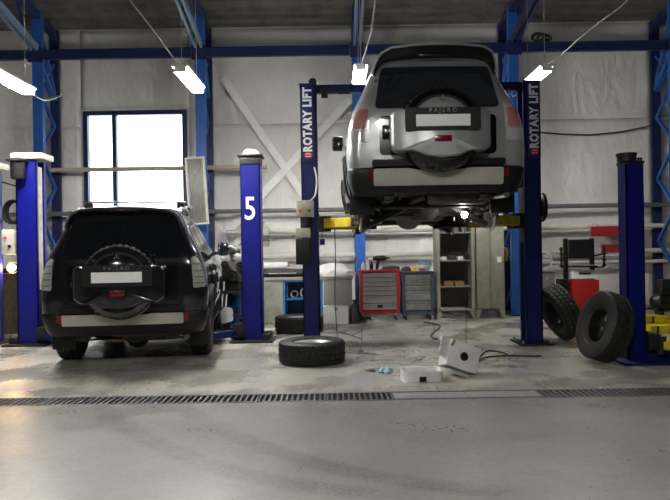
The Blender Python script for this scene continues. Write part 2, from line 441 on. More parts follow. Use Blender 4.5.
pl = bpy.data.lights.new('window_portal', 'AREA'); pl.shape = 'RECTANGLE'; pl.size = WX1-WX0; pl.size_y = WZ1-WZ0; pl.cycles.is_portal = True
po = bpy.data.objects.new('window_portal', pl); C.objects.link(po); po.location = ((WX0+WX1)/2, WALL+.2, (WZ0+WZ1)/2); po.rotation_euler = (R(-90), 0, 0)

# lattice columns with their rafters
CL = ['blue lattice steel column left of the bright window', 'blue lattice steel column between the window and the white cross brace',
      'blue lattice steel column behind the left flank of the lifted silver car', 'blue lattice steel column behind the right flank of the lifted silver car',
      'dark blue lattice steel column at the right edge of the photo']
RL = ['pale blue rafter rising from the column left of the window', 'pale grey rafter rising beside the lamp from the column right of the window',
      'slender grey blue rafter above the lamp beside the lifted car', 'dark blue rafter rising above the right side of the lifted car', 'dark rafter at the upper right corner']
for k, x in enumerate(COLX[1:]):
    t = thing('lattice_column', CL[k], 'column', (x, COLF, 0), group='lattice columns along the back wall')
    zt = roofz(COLF)-.05; dy = COLR-COLF
    b = B(); b.box((0, 0, zt/2), (.19, .012, zt)).box((-.089, .05, zt/2), (.012, .1, zt)).box((.089, .05, zt/2), (.012, .1, zt))
    part('front_chord', b, M['col_blue'], t)
    zr = roofz(COLR)-.05
    b = B(); b.box((0, dy, zr/2), (.17, .012, zr)).box((-.079, dy+.04, zr/2), (.012, .09, zr)).box((.079, dy+.04, zr/2), (.012, .09, zr))
    part('rear_chord', b, M['col_dark'], t)
    part('base_plate', B().box((0, dy/2, .012), (.34, dy+.3, .024)), M['col_dark'], t)
    n = 8; hz = 5.0/n
    for i in range(n):
        z0 = .15+i*hz; z1 = z0+hz
        a, c = ((0, .06, z0), (0, dy-.02, z1)) if i % 2 else ((0, dy-.02, z0), (0, .06, z1))
        part('lattice_bar', B().bar(a, c, .055, .055), M['col_blue'], t)
    part('lattice_bar', B().bar((0, dy-.02, 4.55), (0, .06, 5.75), .09, .07), M['col_blue'], t)
    part('knee_brace', B().bar((0, .04, 5.05), (0, dy-.02, 4.45), .11, .09), M['col_blue'], t)
    part('gusset', B().prism([(-.14, 4.98), (.14, 4.98), (.14, 5.26), (-.14, 5.26)], lambda u, v: Vector((u, -.085, v)), lambda u, v: Vector((u, -.07, v))), M['col_dark'], t)
    # rafter: bottom chord rises towards the middle of the hall, top chord follows the roof
    t = thing('roof_rafter', RL[k], 'rafter', (x, COLF-.08, 5.25), group='rafters under the roof')
    run = 9.0; s = .27; b = B()
    m_ = M['rafter'] if k in (0, 1, 2) else M['col_dark']
    for sx in (-.055, .055): b.bar((sx, -.02, 0), (sx, -run*.72, run*.72*s-.3), .045, .12)
    part('bottom_chord', b, m_, t)
    tz = lambda yy: roofz(COLF-.08+yy)-5.25-.14
    part('top_chord', B().bar((0, .85, tz(.85)), (0, -run, tz(-run)), .14, .14), M['col_dark'], t)
    for i in range(7):
        y0 = -.3-i*.85; zb = y0*-s*.97-.0; y1 = y0-.42
        part('web_bar', B().bar((0, y0, min(-y0*(s-.045), tz(y0))), (0, y1, tz(y1)), .05, .05), M['col_dark'], t)

for i in range(len(COLX)-1):
    x0, x1 = COLX[i]+.0, COLX[i+1]
    lab = ['far left', 'above the window', 'above the white cross brace', 'behind the roof of the lifted silver car', 'above the bare wall right of the lifted car'][i]
    t = thing('wall_beam', 'dark blue steel I-beam %s' % (lab if i else 'at the left edge of the photo, level with the lamps'), 'beam', ((x0+x1)/2, COLF-.06, 5.12), group='horizontal beams joining the columns')
    L_ = x1-x0-.30
    part('web', B().box((0, 0, 0), (L_, .012, .15)), M['col_dark'], t)
    part('top_flange', B().box((0, 0, .082), (L_, .10, .014)), M['col_dark'], t)
    part('bottom_flange', B().box((0, 0, -.082), (L_, .10, .014)), M['col_dark'], t)

# white cross brace flat on the wall behind the lift
b1 = W(223, 78, 13.08); b2 = W(318, 216, 13.08); b3 = W(350, 100, 13.08); b4 = W(226, 234, 13.08)
o = single('diagonal_brace', B().bar(b1, b2, .15, .03, up=(0, 1, 0)), M['brace'], 'white diagonal brace falling to the right across the wall behind the lift', 'brace', 'white wall braces')
o = single('diagonal_brace', B().bar(b3+Vector((0, -.04, 0)), b4+Vector((0, -.04, 0)), .15, .03, up=(0, 1, 0)), M['brace'], 'white diagonal brace rising to the right across the wall behind the lift', 'brace', 'white wall braces')
single('diagonal_brace', B().bar(W(232, 250, 13.06), W(262, 205, 13.06), .12, .03, up=(0, 1, 0)), M['brace'], 'short white diagonal brace beside the post numbered 5', 'brace', 'white wall braces')

# pipes along the wall
def pipe(x0, x1, y, z, r, m, label, clips=()):
    t = thing('wall_pipe', label, 'pipe', ((x0+x1)/2, y, z), group='pipes along the back wall')
    h = (x1-x0)/2; part('pipe_run', B().cyl((-h, 0, 0), (h, 0, 0), r, seg=12), m, t)
    x = -h+.4
    while x < h:
        part('clamp', B().cyl((x-.02, 0, 0), (x+.02, 0, 0), r+.012, seg=12).box((x, (WALL-y)/2, 0), (.03, WALL-y, .03)), m, t); x += 2.9
pipe(-11.5, 11.5, 12.86, 2.12, .045, M['pipe_grey'], 'long grey steel pipe high on the wall at lift arm height')
pipe(-6.2, -1.35, 12.84, 3.0, .045, M['pipe_beige'], 'pale beige pipe crossing in front of the window')
pipe(-2.2, 11.5, 12.94, 1.70, .05, M['pipe_white'], 'white heating pipe, upper of the pair above the tool chests')
pipe(-2.2, 11.5, 12.94, 1.20, .05, M['pipe_white'], 'white heating pipe, lower of the pair just above the tool chests')
pipe(3.6, 11.5, 12.94, .98, .04, M['pipe_white'], 'thin white pipe low on the wall behind the diagnostic cart')
single('wall_cable', B().tube([W(x, y, 13.08) for x, y in ((537, 132), (560, 134), (590, 135), (620, 132), (645, 127), (662, 122))], .014, 6), M['cable_dark'], 'dark cable sagging across the bare wall on the right', 'cable')

# ---------------------------------------------------------------- drain
def grate(x0, x1, label):
    t = thing('drain_grate', label, 'drain grate', ((x0+x1)/2, (DR0+DR1)/2, 0), group='iron grates over the floor drain')
    h = (x1-x0)/2-.004; d = (DR1-DR0)/2
    for s in (-1, 1):
        part('side_rail', B().box((0, s*(d-.02), -.011), (2*h, .032, .026)), M['grate'], t)
        part('end_rail', B().box((s*(h-.008), 0, -.011), (.016, 2*d-.072, .024)), M['grate'], t)
    n = int(round((x1-x0)/.052))
    for i in range(1, n):
        link('bar', BAR, t, loc=(-h+2*h*i/n, 0, -.010))
BAR = B().box((0, 0, 0), (.017, .27, .02)).mesh('bar', M['grate'], 0)
xs = [-4.5+k for k in range(6)]
gl = ['iron drain grate at the far left edge', 'iron drain grate, second from the left edge, in front of the black car', 'iron drain grate in front of the black car tyre tracks, third from the left', 'iron drain grate in front of the post numbered 5', 'iron drain grate in front of the wheel lying flat', 'iron drain grate just left of the dirty cover plate']
edges = [-4.5, -3.55, -2.6, -1.65, -.70, -.10, .50]
for i in range(6): grate(edges[i], edges[i+1], gl[i])
edges = [1.80, 2.6, 3.4, 4.3]
gl = ['iron drain grate just right of the dirty cover plate', 'iron drain grate in front of the large leaning tyre', 'iron drain grate at the far right edge']
for i in range(3): grate(edges[i], edges[i+1], gl[i])
for x0, x1, l in ((.503, 1.148, 'mud-caked flat drain cover plate, left of two, before the white boxes'), (1.152, 1.797, 'mud-caked flat drain cover plate, right of two')):
    t = thing('drain_cover', l, 'drain cover', ((x0+x1)/2, (DR0+DR1)/2, 0), group='flat cover plates on the drain')
    part('plate', B().box((0, 0, -.008), (x1-x0, DR1-DR0-.012, .02), bev=.004), M['grate_dirt'], t)
    for s in (-1, 1): part('edge_strip', B().box((0, s*.135, .003), (x1-x0, .02, .008)), M['grate'], t)

# ---------------------------------------------------------------- fluorescent lamps
def lamp(x, y0, y1, z, label, cord=None, stub=None, roll=0, two=False, tube='tube'):
    t = thing('hanging_lamp', label, 'lamp', (x, (y0+y1)/2, z), group='fluorescent lamps hung over the bays')
    h = (y1-y0)/2
    part('housing', B().box((0, 0, .047), (.20, 2*h, .03), bev=.010), M['lamp_body'], t)
    segs = ((-h+.03, -.03), (.03, h-.03)) if two else ((-h+.03, h-.03),)
    for a, c in segs: part('diffuser', B().box((0, (a+c)/2, -.005), (.16, c-a, .062), bev=.026, seg=3), M[tube], t)
    if two: part('strap', B().box((0, 0, 0), (.15, .05, .07), bev=.01), M['lamp_body'], t)
    for s in (-1, 1): part('end_cap', B().box((0, s*(h-.015), 0), (.15, .028, .066), bev=.01), M['lamp_body'], t)
    for s in (-1, 1):
        part('hanger', B().tube([(0, s*h*.8, .06), (0, s*h*.8, roofz((y0+y1)/2+s*h*.8)-z)], .004, 6), M['cable'], t)
    if cord: part('cord', B().tube(smooth_path([Vector(p)-Vector(t.location) for p in cord]), .010, 6), M['cable'], t)
    if stub: part('lead_wire', B().tube(smooth_path([Vector(p)-Vector(t.location) for p in stub]), .008, 6), M['cable'], t)
lamp(-4.16, 7.5, 8.8, 3.54, 'lit fluorescent lamp at the upper left edge of the photo', stub=[(-4.16, 8.8, 3.54), (-4.3, 9.6, 3.62), (-4.9, 11.6, 4.2), (-5.5, COLF, 4.3)], two=True)
lamp(-1.87, 7.86, 8.93, 3.56, 'lit fluorescent lamp hanging above and right of the window', cord=[(-1.87, 7.9, 3.6), W(172, 56, 7.8), W(150, 26, 7.35), W(130, 0, 7.2), W(118, -20, 7.1), W(112, -90, 7.0)])
lamp(.41, 9.1, 10.1, 3.9, 'lit fluorescent lamp seen end-on beside the lifted car roof', cord=[(.41, 9.15, 3.95), W(366, 50, 9.0), W(371, 30, 8.8), W(374, 10, 8.75), W(376, -10, 8.7), W(377, -60, 8.6)])
lamp(3.09, 9.2, 10.2, 3.87, 'lit fluorescent lamp tilted above the right lift post', cord=[(3.09, 9.25, 3.92), W(560, 56, 9.1), W(580, 38, 8.8), W(600, 22, 8.6), W(628, 0, 8.4), W(660, -40, 8.2)], stub=[(3.09, 10.2, 3.9), (3.05, 10.8, 3.85), (3.25, 11.6, 4.2), (3.44, COLF, 4.4)], tube='tube_dim')
for x, l in ((-3.0, 'lit fluorescent lamp above the camera, left of two'), (.4, 'lit fluorescent lamp above the camera, right of two')):
    lamp(x, .3, 1.57, 3.9, l)

# ---------------------------------------------------------------- tyres and wheels
def tyre_mesh(name, Ro=.39, wid=.25, Ri=.225, seg=144, m=None):
    h = wid/2
    prof = [(Ri, -h*.80), (Ri+.012, -h*.92), (Ri+.06, -h*1.02), (Ro-.05, -h*1.04), (Ro-.018, -h*.95), (Ro-.003, -h*.84), (Ro, -h*.60), (Ro-.013, -h*.56), (Ro-.013, -h*.47), (Ro+.001, -h*.43),
            (Ro+.002, -h*.08), (Ro-.012, -h*.05), (Ro-.012, h*.05), (Ro+.002, h*.08), (Ro+.001, h*.43), (Ro-.013, h*.47), (Ro-.013, h*.56), (Ro, h*.60), (Ro-.003, h*.84), (Ro-.018, h*.95),
            (Ro-.05, h*1.04), (Ri+.06, h*1.02), (Ri+.012, h*.92), (Ri, h*.80), (Ri+.02, h*.7), (Ro-.05, h*.75), (Ro-.03, 0), (Ro-.05, -h*.75), (Ri+.02, -h*.7)]
    tread = {4: 0, 5: 0, 6: 0, 9: 2, 10: 2, 13: 1, 14: 1, 17: 3, 18: 3, 19: 3}
    def rf(r, j, i):
        if j in tread and (i+tread[j]) % 4 == 0: return r-.012
        return r
    return B().lathe(prof, seg, rfun=rf, closed=True).mesh(name, m or M['rubber'], 30)
TYRE = tyre_mesh('tyre_casing')
def rim_mesh():
    b = B(); h = .1
    b.lathe([(.226, -h), (.238, -h-.004), (.238, -h+.01), (.21, -h+.03), (.205, h-.03), (.238, h-.01), (.238, h+.004), (.226, h), (.198, h-.03), (.195, -h+.03)], 48, closed=True)
    return b.mesh('rim_barrel', M['rim'], 30)
RIM = rim_mesh()
def spoke_mesh():
    b = B()
    b.prism([(.05, -.03), (.2, -.042), (.2, .042), (.05, .03)], lambda u, v: Vector((u, v, .07-.02*(u-.05)/.15)), lambda u, v: Vector((u, v, .035)))
    return b.mesh('spoke', M['rim'], 30)
SPOKE = spoke_mesh()
HUBC = B().lathe([(.0, .078), (.03, .078), (.045, .07), (.07, .06), (.075, .03), (.0, .03)], 24).mesh('hub', M['rim'], 30)
RIMD = RIM.copy(); RIMD.materials[0] = M['dark_metal']; SPOKED = SPOKE.copy(); SPOKED.materials[0] = M['dark_metal']; HUBD = HUBC.copy(); HUBD.materials[0] = M['dark_metal']
def wheel_parts(t, rim=True, M_=None, dark=False):
    RIM_, HUB_, SPK_ = (RIMD, HUBD, SPOKED) if dark else (RIM, HUBC, SPOKE)
    o = link('tyre', TYRE, t)
    obs = [o]
    if rim:
        r = link('rim', RIM_, t); link('hub', HUB_, r); obs.append(r)
        for k in range(6): link('spoke', SPK_, r, rot=(0, 0, k*PI/3+.3))
    if M_ is not None:
        for o in obs: o.matrix_local = M_
    return obs

# ---------------------------------------------------------------- the off-road car (x right, y forward, z up; y = 0 at the rear bumper)
HW = [(.40, .86), (.50, .895), (.65, .925), (.82, .937), (1.0, .925), (1.12, .905), (1.20, .885), (1.30, .845), (1.5, .745), (1.66, .675), (1.76, .63), (1.81, .585), (1.845, .50), (1.86, .40)]
YR = [(.40, .16), (.50, .12), (.70, .10), (1.15, .10), (1.24, .112), (1.66, .235), (1.78, .27), (1.82, .30), (1.86, .40)]
YFt = [(.40, 4.22), (.55, 4.36), (.85, 4.36), (1.0, 4.27), (1.06, 4.08), (1.10, 3.6), (1.14, 3.18), (1.22, 3.05), (1.7, 2.42), (1.78, 2.25), (1.84, 1.9)]
RC = [(.40, .16), (1.2, .17), (1.6, .16), (1.84, .14)]
def hw(z): return lerp_tab(HW, z)
def rear_y(x, z):
    wz = hw(z); r = lerp_tab(RC, z); yr = lerp_tab(YR, z); ax = abs(x)
    if ax <= wz-r: return yr-.02*(1-(ax/(wz-r))**2)
    q = min(.9999, (ax-(wz-r))/r)
    return yr+r-r*math.sqrt(1-q*q)
def ring(z, grow=0.0, yfront=None):
    wz = hw(z)+grow; r = lerp_tab(RC, z); yr = lerp_tab(YR, z)-grow; yf = lerp_tab(YFt, z)+grow if yfront is None else yfront
    rf = .38 if yfront is None else .02
    if z > 1.1 and yfront is None: rf = .22
    rf = min(rf, wz*.5, (yf-yr)*.3); half = []
    for k in range(6): x = (wz-r)*k/6; half.append((x, yr-.02*(1-(x/(wz-r))**2)))
    for k in range(7): a = R(-90+15*k); half.append((wz-r+r*math.cos(a), yr+r+r*math.sin(a)))
    ya, yb = yr+r, yf-rf
    for k in range(1, 24): half.append((wz-(.012 if k > 20 else 0), ya+(yb-ya)*k/24))
    for k in range(7): a = R(15*k); half.append((wz-rf+rf*math.cos(a), yf-rf+rf*math.sin(a)))
    for k in range(1, 6): half.append(((wz-rf)*(1-k/6), yf+.03*(k/6 if yfront is None else 0)))
    half.append((0, yf+(.03 if yfront is None else 0)))
    full = half+[(-x, y) for x, y in half[-2:0:-1]]
    return [Vector((x, y, z)) for x, y in full]
def boolean_cut(o, cutters):
    for c in cutters:
        md = o.modifiers.new('cut', 'BOOLEAN'); md.object = c; md.operation = 'DIFFERENCE'; md.solver = 'EXACT'
    dg = bpy.context.evaluated_depsgraph_get(); dg.update()
    me = bpy.data.meshes.new_from_object(o.evaluated_get(dg))
    o.modifiers.clear(); old = o.data; o.data = me; bpy.data.meshes.remove(old)
    me.shade_smooth(); me.set_sharp_from_angle(angle=R(32))
WY_R, WY_F = 1.0, 3.55                    # axle positions
def cutters():
    out = []
    for y in (WY_R, WY_F):
        for s in (-1, 1):
            me = B().cyl((s*.52, y, .42), (s*1.2, y, .42), .45, seg=36).mesh('cut', None, 0)
            o = bpy.data.objects.new('cut', me); C.objects.link(o); out.append(o)
    return out
def fr(x, z, off): return Vector((x, rear_y(x, z)-off, z))
def fside(s): return lambda y, z, off: Vector((s*(hw(z)+off), y, z))
def ffront(x, z, off):
    wz = hw(z); yf = lerp_tab(YFt, z); return Vector((x, yf+.03*(1-abs(x)/wz)+off-.0, z))

def build_car(label, loc, rotz, paint, trim, lens, lifted, rack):
    SPZ, SPD = (0, 1) if lifted else (-.045, .55)
    t = thing('offroad_car', label, 'car', loc, rotz)
    zs = [.40, .44, .5, .57, .65, .73, .82, .91, 1.0, 1.06, 1.09, 1.12, 1.15, 1.2, 1.25, 1.3, 1.4, 1.5, 1.58, 1.66, 1.70, 1.74, 1.78, 1.81, 1.83, 1.845, 1.855, 1.86]
    body = part('body', B().loft([ring(z) for z in zs]), paint, t)
    cu = cutters(); boolean_cut(body, cu)
    # rear bumper
    bz = [.38, .41, .46, .55, .615, .635, .645]
    gr = [.004, .012, .016, .016, .014, .008, .0]
    bp = part('bumper', B().loft([ring(z, g, .62) for z, g in zip(bz, gr)]), M['black_pl'], t, 'black plastic bumper corners'); boolean_cut(bp, cu)
    bz0 = .452 if lifted else .50
    st = B(); st.patch(rpoly([(-.665, bz0), (.665, bz0), (.665, .625), (.30, .625), (.20, .585), (-.20, .585), (-.30, .625), (-.665, .625)], .02, 3, 4), lambda x, z, o: Vector((x, rear_y(x, z)-.012-o, z)), .045, .08)
    part('bumper_step', st, trim, bp, 'pale centre section of the bumper')
    part('bumper_pad', B().patch(rpoly([(-.68, .645), (.68, .645), (.68, .715), (-.68, .715)], .015, 2, 6), fr, .075, .09), M['black_pl'], bp)
    for s in (-1, 1):
        part('reflector', B().patch(rpoly([(s*.675, .53), (s*.725, .53), (s*.725, .625), (s*.675, .625)], .012, 2, 2), lambda x, z, o: Vector((x, rear_y(x, z)-.012-o, z)), .025, .04), LENS_RED, bp, 'small red reflector')
        # wheel arch lip and mud flap
        arc = [(s*(hw(.42+.46*math.sin(a))+.008 if .42+.46*math.sin(a) > .4 else .86), WY_R+.46*math.cos(a), .42+.46*math.sin(a)) for a in [R(-3+186*k/24) for k in range(25)]]
        part('arch_lip', B().tube(arc, .022, 8), M['black_pl'], t)
        arc = [(x, y-WY_R+WY_F, z) for x, y, z in arc]
        part('arch_lip', B().tube(arc, .022, 8), M['black_pl'], t)
        part('mud_flap', B().box((s*.77, WY_R-.46, .33), (.27, .016, .30), bev=.004), M['black_pl'], t)
        # flanks
        f = fside(s)
        part('side_window', B().patch(rpoly([(.42, 1.24), (1.12, 1.22), (1.12, 1.66), (.58, 1.65)], .07), f, .004), GLASS_CAR, t)
        part('side_window', B().patch(rpoly([(1.18, 1.22), (2.00, 1.20), (2.00, 1.68), (1.18, 1.67)], .05), f, .004), GLASS_CAR, t)
        part('side_window', B().patch(rpoly([(2.06, 1.20), (2.98, 1.18), (2.52, 1.62), (2.40, 1.68), (2.06, 1.68)], .05), f, .004), GLASS_CAR, t)
        d = part('rear_door', B().patch(rpoly([(1.50, .55), (2.02, .50), (2.02, 1.17), (1.17, 1.18), (1.17, 1.0)], .05), f, .006), paint, t)
        part('door_handle', B().box((s*(hw(1.02)+.028), 1.32, 1.03), (.03, .17, .035), bev=.01), trim, d)
        d = part('front_door', B().patch(rpoly([(2.04, .50), (2.98, .50), (3.02, 1.15), (2.04, 1.17)], .05), f, .006), paint, t)
        part('door_handle', B().box((s*(hw(1.02)+.028), 2.2, 1.03), (.03, .17, .035), bev=.01), trim, d)
        part('side_moulding', B().patch(rpoly([(1.52, .60), (3.05, .60), (3.05, .72), (1.52, .72)], .03), f, .02), M['black_pl'] if lifted else paint, t)
        mr = part('door_mirror', B().box((s*(1.01), 2.86, 1.35), (.17, .14, .21), bev=.05, seg=3).box((s*.90, 2.89, 1.29), (.12, .06, .05), bev=.015), M['black_pl'], t, 'black door mirror')
        part('mirror_glass', B().box((s*1.01, 2.787, 1.35), (.13, .006, .17), bev=.002), GLASS_CAR, mr)  # dark gloss instead of mirror silver, a dark reflection put into the colour
        part('side_step', B().box((s*.84, 2.28, .36), (.16, 1.6, .05), bev=.015), M['black_pl'], t)
        rr = B().tube([(s*.60, .55, 1.80), (s*.60, .62, 1.855), (s*.59, 1.4, 1.885), (s*.58, 2.1, 1.855), (s*.58, 2.2, 1.80)], .018, 8)
        part('roof_rail', rr, trim if rack else paint, t)
        # tail light cluster
        ow = lambda q, z: s*q*hw(z)
        q_ = .765 if lifted else .835
        cl = B().patch([(q, z) for q, z in rpoly([(q_, .90), (.985, .91), (.975, 1.18), (.93, 1.34 if lifted else 1.27), (q_+.035, 1.30 if lifted else 1.25), (q_+.01, 1.1)], .03, 3, 3)], lambda q, z, o: fr(ow(q, z), z, o), .014, .03)
        tl = part('tail_light', cl, lens, t, 'tail light with clear and red lenses')
        q0 = rpoly([(q_+.025, 1.04), (.955, 1.05), (.945, 1.25), (q_+.05, 1.25)], .04, 3, 2)
        part('red_lens', B().patch(q0, lambda q, z, o: fr(ow(q, z), z, o), .020, .02), LENS_PINK if lifted else LENS_CLEAR, tl)
        for zr_ in ((1.02,) if lifted else (.95, 1.02, 1.09, 1.17)): part('lens_rib', B().patch(rpoly([(q_+.02, zr_), (.97, zr_), (.97, zr_+.01), (q_+.02, zr_+.01)], .003, 1, 3), lambda q, z, o: fr(ow(q, z), z, o), .023, .02), trim if lifted else M['cab_in'], tl)
    part('windscreen', B().patch(rpoly([(-.70, 1.24), (.70, 1.24), (.58, 1.68), (-.58, 1.68)], .06), ffront, .006), GLASS_CAR, t)
    part('front_grille', B().patch(rpoly([(-.42, .72), (.42, .72), (.46, .95), (-.46, .95)], .04), ffront, .02), M['chrome'], t)
    for s in (-1, 1): part('headlight', B().patch(rpoly([(s*.48, .76), (s*.74, .76), (s*.74, .95), (s*.50, .95)], .04), lambda x, z, o: ffront(x, z, o)-Vector((0, .10*((abs(x)-.48)/.26)**2, 0)), .02), LENS_CLEAR, t)
    # tailgate: panel, garnish, glass
    tg = part('tailgate', B().patch(rpoly([(-.675, .72), (.675, .72), (.675, 1.16), (.555, 1.77), (-.555, 1.77), (-.675, 1.16)], .06, 4, 6), fr, .010, .03, rings=(0, .15, .3, .45, .6, .75, .88, 1)), paint, t)
    part('garnish', B().patch(rpoly([(-.60, .77), (.60, .77), (.60, 1.17), (-.60, 1.17)], .05, 4, 5), fr, .024, .03), M['black_gl'], tg, 'dark gloss panel behind the spare wheel')
    part('rear_window', B().patch(rpoly([(-.645, 1.25), (.645, 1.25), (.565, 1.71), (-.565, 1.71)], .06, 4, 6), fr, .018, .03, rings=(0, .2, .4, .6, .8, 1)), GLASS_SIL if lifted else GLASS_CAR, tg, 'dark tinted rear window')
    part('wiper', B().bar((.02, rear_y(0, 1.25)-.035, 1.25), (.36, rear_y(.3, 1.3)-.04, 1.29), .014, .02).cyl((.02, rear_y(0, 1.25)-.0, 1.25), (.02, rear_y(0, 1.25)-.05, 1.25), .022, seg=12), M['black_pl'], tg)
    part('gate_handle', B().box((-.52, rear_y(.5, .98)-.035, 1.0), (.10, .03, .14), bev=.01), M['black_gl'] if lifted else paint, tg)
    # roof spoiler: an arched blade that overhangs the rear window and runs down its sides
    b = B(); prof = []
    cen = [(x_, z_+SPZ) for x_, z_ in ((-.668, 1.655), (-.655, 1.70), (-.63, 1.765), (-.58, 1.825), (-.48, 1.862), (-.25, 1.886), (0, 1.893))]
    cen = cen+[(-x, z) for x, z in cen[-2::-1]]
    rings = []
    for i, (x, z) in enumerate(cen):
        a = max(0, 1-abs(x)/.68); dep = SPD*(.03+.23*min(1, max(0, z-SPZ-1.65)/.20))
        d = Vector((x*.55, 0, z-1.45)).normalized()
        y1 = rear_y(min(.6, abs(x)), min(z, 1.74)); p = Vector((x, 0, z))
        rings.append([p+Vector((0, y1+.10, .006)), p+Vector((0, y1-dep*.6, .006)), p+Vector((0, y1-dep, 0))-d*.008, p+Vector((0, y1-dep+.006, 0))-d*.026, p+Vector((0, y1-dep*.4, 0))-d*.04, p+Vector((0, y1+.10, 0))-d*.055])
    b.loft(rings); so_ = part('spoiler', b, paint, t)
    part('spoiler_underside', B().loft([[q[3]+Vector((0, .012, -.003)), q[4]+Vector((0, 0, -.003)), q[5]+Vector((0, 0, -.003)), q[5]+Vector((0, 0, -.02)), q[4]+Vector((0, 0, -.02)), q[3]+Vector((0, .012, -.010))] for q in rings]), M['black_pl'], so_, 'dark underside of the roof spoiler')
    b = B().box((0, rear_y(0, 1.74)-.135, 1.80), (.36, .014, .018), bev=.004); part('brake_light', b, LENS_DARK, t, 'narrow high brake light under the spoiler')
    # spare wheel with its hard cover and plate housing
    sy, sz = -.055, .995
    Ms = T(0, sy, sz) @ RX(PI/2)
    sp = link('spare_wheel', TYRE, t); sp.matrix_local = Ms @ Matrix.Diagonal((1.06, 1.06, 1, 1))
    inv = lambda me_b, nm, m, lb=None, smooth=35: part(nm, me_b, m, t, lb, smooth=smooth)
    inv(B().lathe([(0, .19), (.18, .185), (.27, .165), (.30, .145), (.305, .12), (.305, .0), (0, 0)], 56, T(0, sy, sz) @ RX(PI/2)), 'wheel_cover', paint)
    inv(B().lathe([(.335, .145), (.39, .12), (.42, .06), (.426, -.06), (.415, -.06), (.408, .05), (.38, .11), (.33, .135)], 56, T(0, sy, sz) @ RX(PI/2), closed=True), 'cover_ring', M['black_gl'] if lifted else paint, 'dark rim band of the wheel cover' if lifted else None)
    HD = -.055
    ho = rpoly([(.50, .86), (.50, 1.235), (-.50, 1.235), (-.50, .86), (-.42, .815), (-.32, .82), (-.26, .81), (-.17, .765), (0, .75), (.17, .765), (.26, .81), (.32, .82), (.42, .815)], .07, 4, 3)
    b = B(); rg = []
    for sc, yy in ((1.0, -.05), (1.0, -.19), (.99, -.222), (.965, -.24), (.92, -.25), (.5, -.252), (.05, -.252)):
        rg.append([Vector((u*sc, yy+.10*max(0, abs(u*sc)-.34)/.16*1.0, (v-.98)*sc+.98+HD)) for u, v in ho])
    b.loft(rg); hs = part('plate_housing', b, paint, t, smooth=40)
    part('plate_recess', B().patch(rpoly([(-.37, 1.005), (.37, 1.005), (.37, 1.232), (-.37, 1.232)], .03, 3, 4), lambda x, z, o: Vector((x, -.25-o, z+HD)), .006, .04), M['black_pl'], hs, 'dark surround of the plate')
    part('number_plate', B().box((0, -.264, 1.105+HD), (.53, .012, .114), bev=.003), M['plate'], hs, 'blank white number plate')
    tm = text_mesh('PAJERO', .058, M['badge'], .003, .0012, 1.55)
    part('lettering', tm, None, hs, 'metal letters above the number plate', loc=(0, -.262, 1.200+HD), rot=(PI/2, 0, 0))
    em = B()
    for a in (90, 210, 330):
        c, s_ = math.cos(R(a)), math.sin(R(a)); u = Vector((c, s_)); v = Vector((-s_, c)); L_ = .034
        q = [Vector((0, 0)), u*L_*.5*1.0+v*L_*.29, u*L_, u*L_*.5-v*L_*.29]
        em.prism([(p.x, p.y) for p in q], lambda u_, v_: Vector((u_, -.225, 1.27+v_)), lambda u_, v_: Vector((u_, -.254, 1.27+v_)))
    part('emblem', em, M['badge'], t, 'three-diamond emblem')
    part('fog_light', B().box((0.0, -.258, .93+HD), (.165, .02, .062), bev=.008), LENS_RED, hs, 'red fog light below the plate')
    # underside
    ub = part('underbody', B().loft([[Vector((p.x*.97, .2+(p.y-.2)*.97, z)) for p in ring(.41)] for z in (.375, .41)]), M['dark_metal'], t); boolean_cut(ub, cu)
    for o in cu: bpy.data.objects.remove(o)
    for s in (-1, 1): part('frame_rail', B().box((s*.50, 2.2, .36), (.10, 4.0, .10), bev=.01), M['dark_metal'], t)
    mf = part('muffler', B().lathe([(0, -.33), (.085, -.32), (.105, -.29), (.105, .29), (.085, .32), (0, .33)], 20, T(.25, .42, .355) @ RY(PI/2) @ Matrix.Diagonal((.8, 1.1, 1, 1))), M['cast'], t, 'long transverse exhaust muffler')
    part('exhaust_pipe', B().tube(smooth_path([(.55, .42, .36), (.66, .40, .35), (.70, .25, .345), (.70, .07, .34)]), .03, 10), M['cast'], mf)
    part('exhaust_pipe', B().tube(smooth_path([(-.08, .42, .36), (-.2, .6, .33), (-.22, 1.1, .3), (-.15, 1.6, .27), (-.15, 2.6, .27)]), .032, 10), M['rust'], mf)
    part('tow_hook', B().tube(smooth_path([(-.40, .16, .40), (-.40, .12, .33), (-.40, .06, .32), (-.40, .05, .38)]), .014, 8), M['dark_metal'], t)
    part('fuel_tank', B().box((-.28, 1.75, .30), (.50, .9, .22), bev=.06, seg=3), M['black_pl'], t)
    df = part('rear_differential', B().lathe([(0, -.16), (.08, -.15), (.14, -.07), (.15, .0), (.13, .07), (.06, .16), (.05, .24), (0, .24)], 20, T(0, WY_R, .26) @ RX(-PI/2)), M['cast'], t)
    part('transfer_case', B().box((.12, 1.95, .27), (.42, .42, .22), bev=.05, seg=3), M['cast'], t)
    part('rear_subframe', B().box((0, 1.32, .27), (.95, .12, .16), bev=.04).box((0, .74, .30), (.9, .10, .10), bev=.03), M['dark_metal'], t)
    part('stabiliser_bar', B().tube(smooth_path([(-.66, .98, .22), (-.62, .72, .25), (-.4, .66, .27), (.4, .66, .27), (.62, .72, .25), (.66, .98, .22)]), .014, 8), M['dark_metal'], t)
    part('front_subframe', B().box((0, 3.15, .24), (1.0, .16, .16), bev=.04), M['dark_metal'], t)
    part('front_subframe', B().box((0, 3.9, .26), (.95, .12, .14), bev=.03), M['dark_metal'], t)
    part('heat_shield', B().box((.36, 1.55, .33), (.30, .9, .05), bev=.02), M['cast'], t)
    part('gearbox', B().lathe([(0, -.5), (.10, -.5), (.12, -.2), (.17, .1), (.21, .45), (0, .45)], 18, T(.02, 2.55, .29) @ RX(-PI/2)), M['cast'], t)
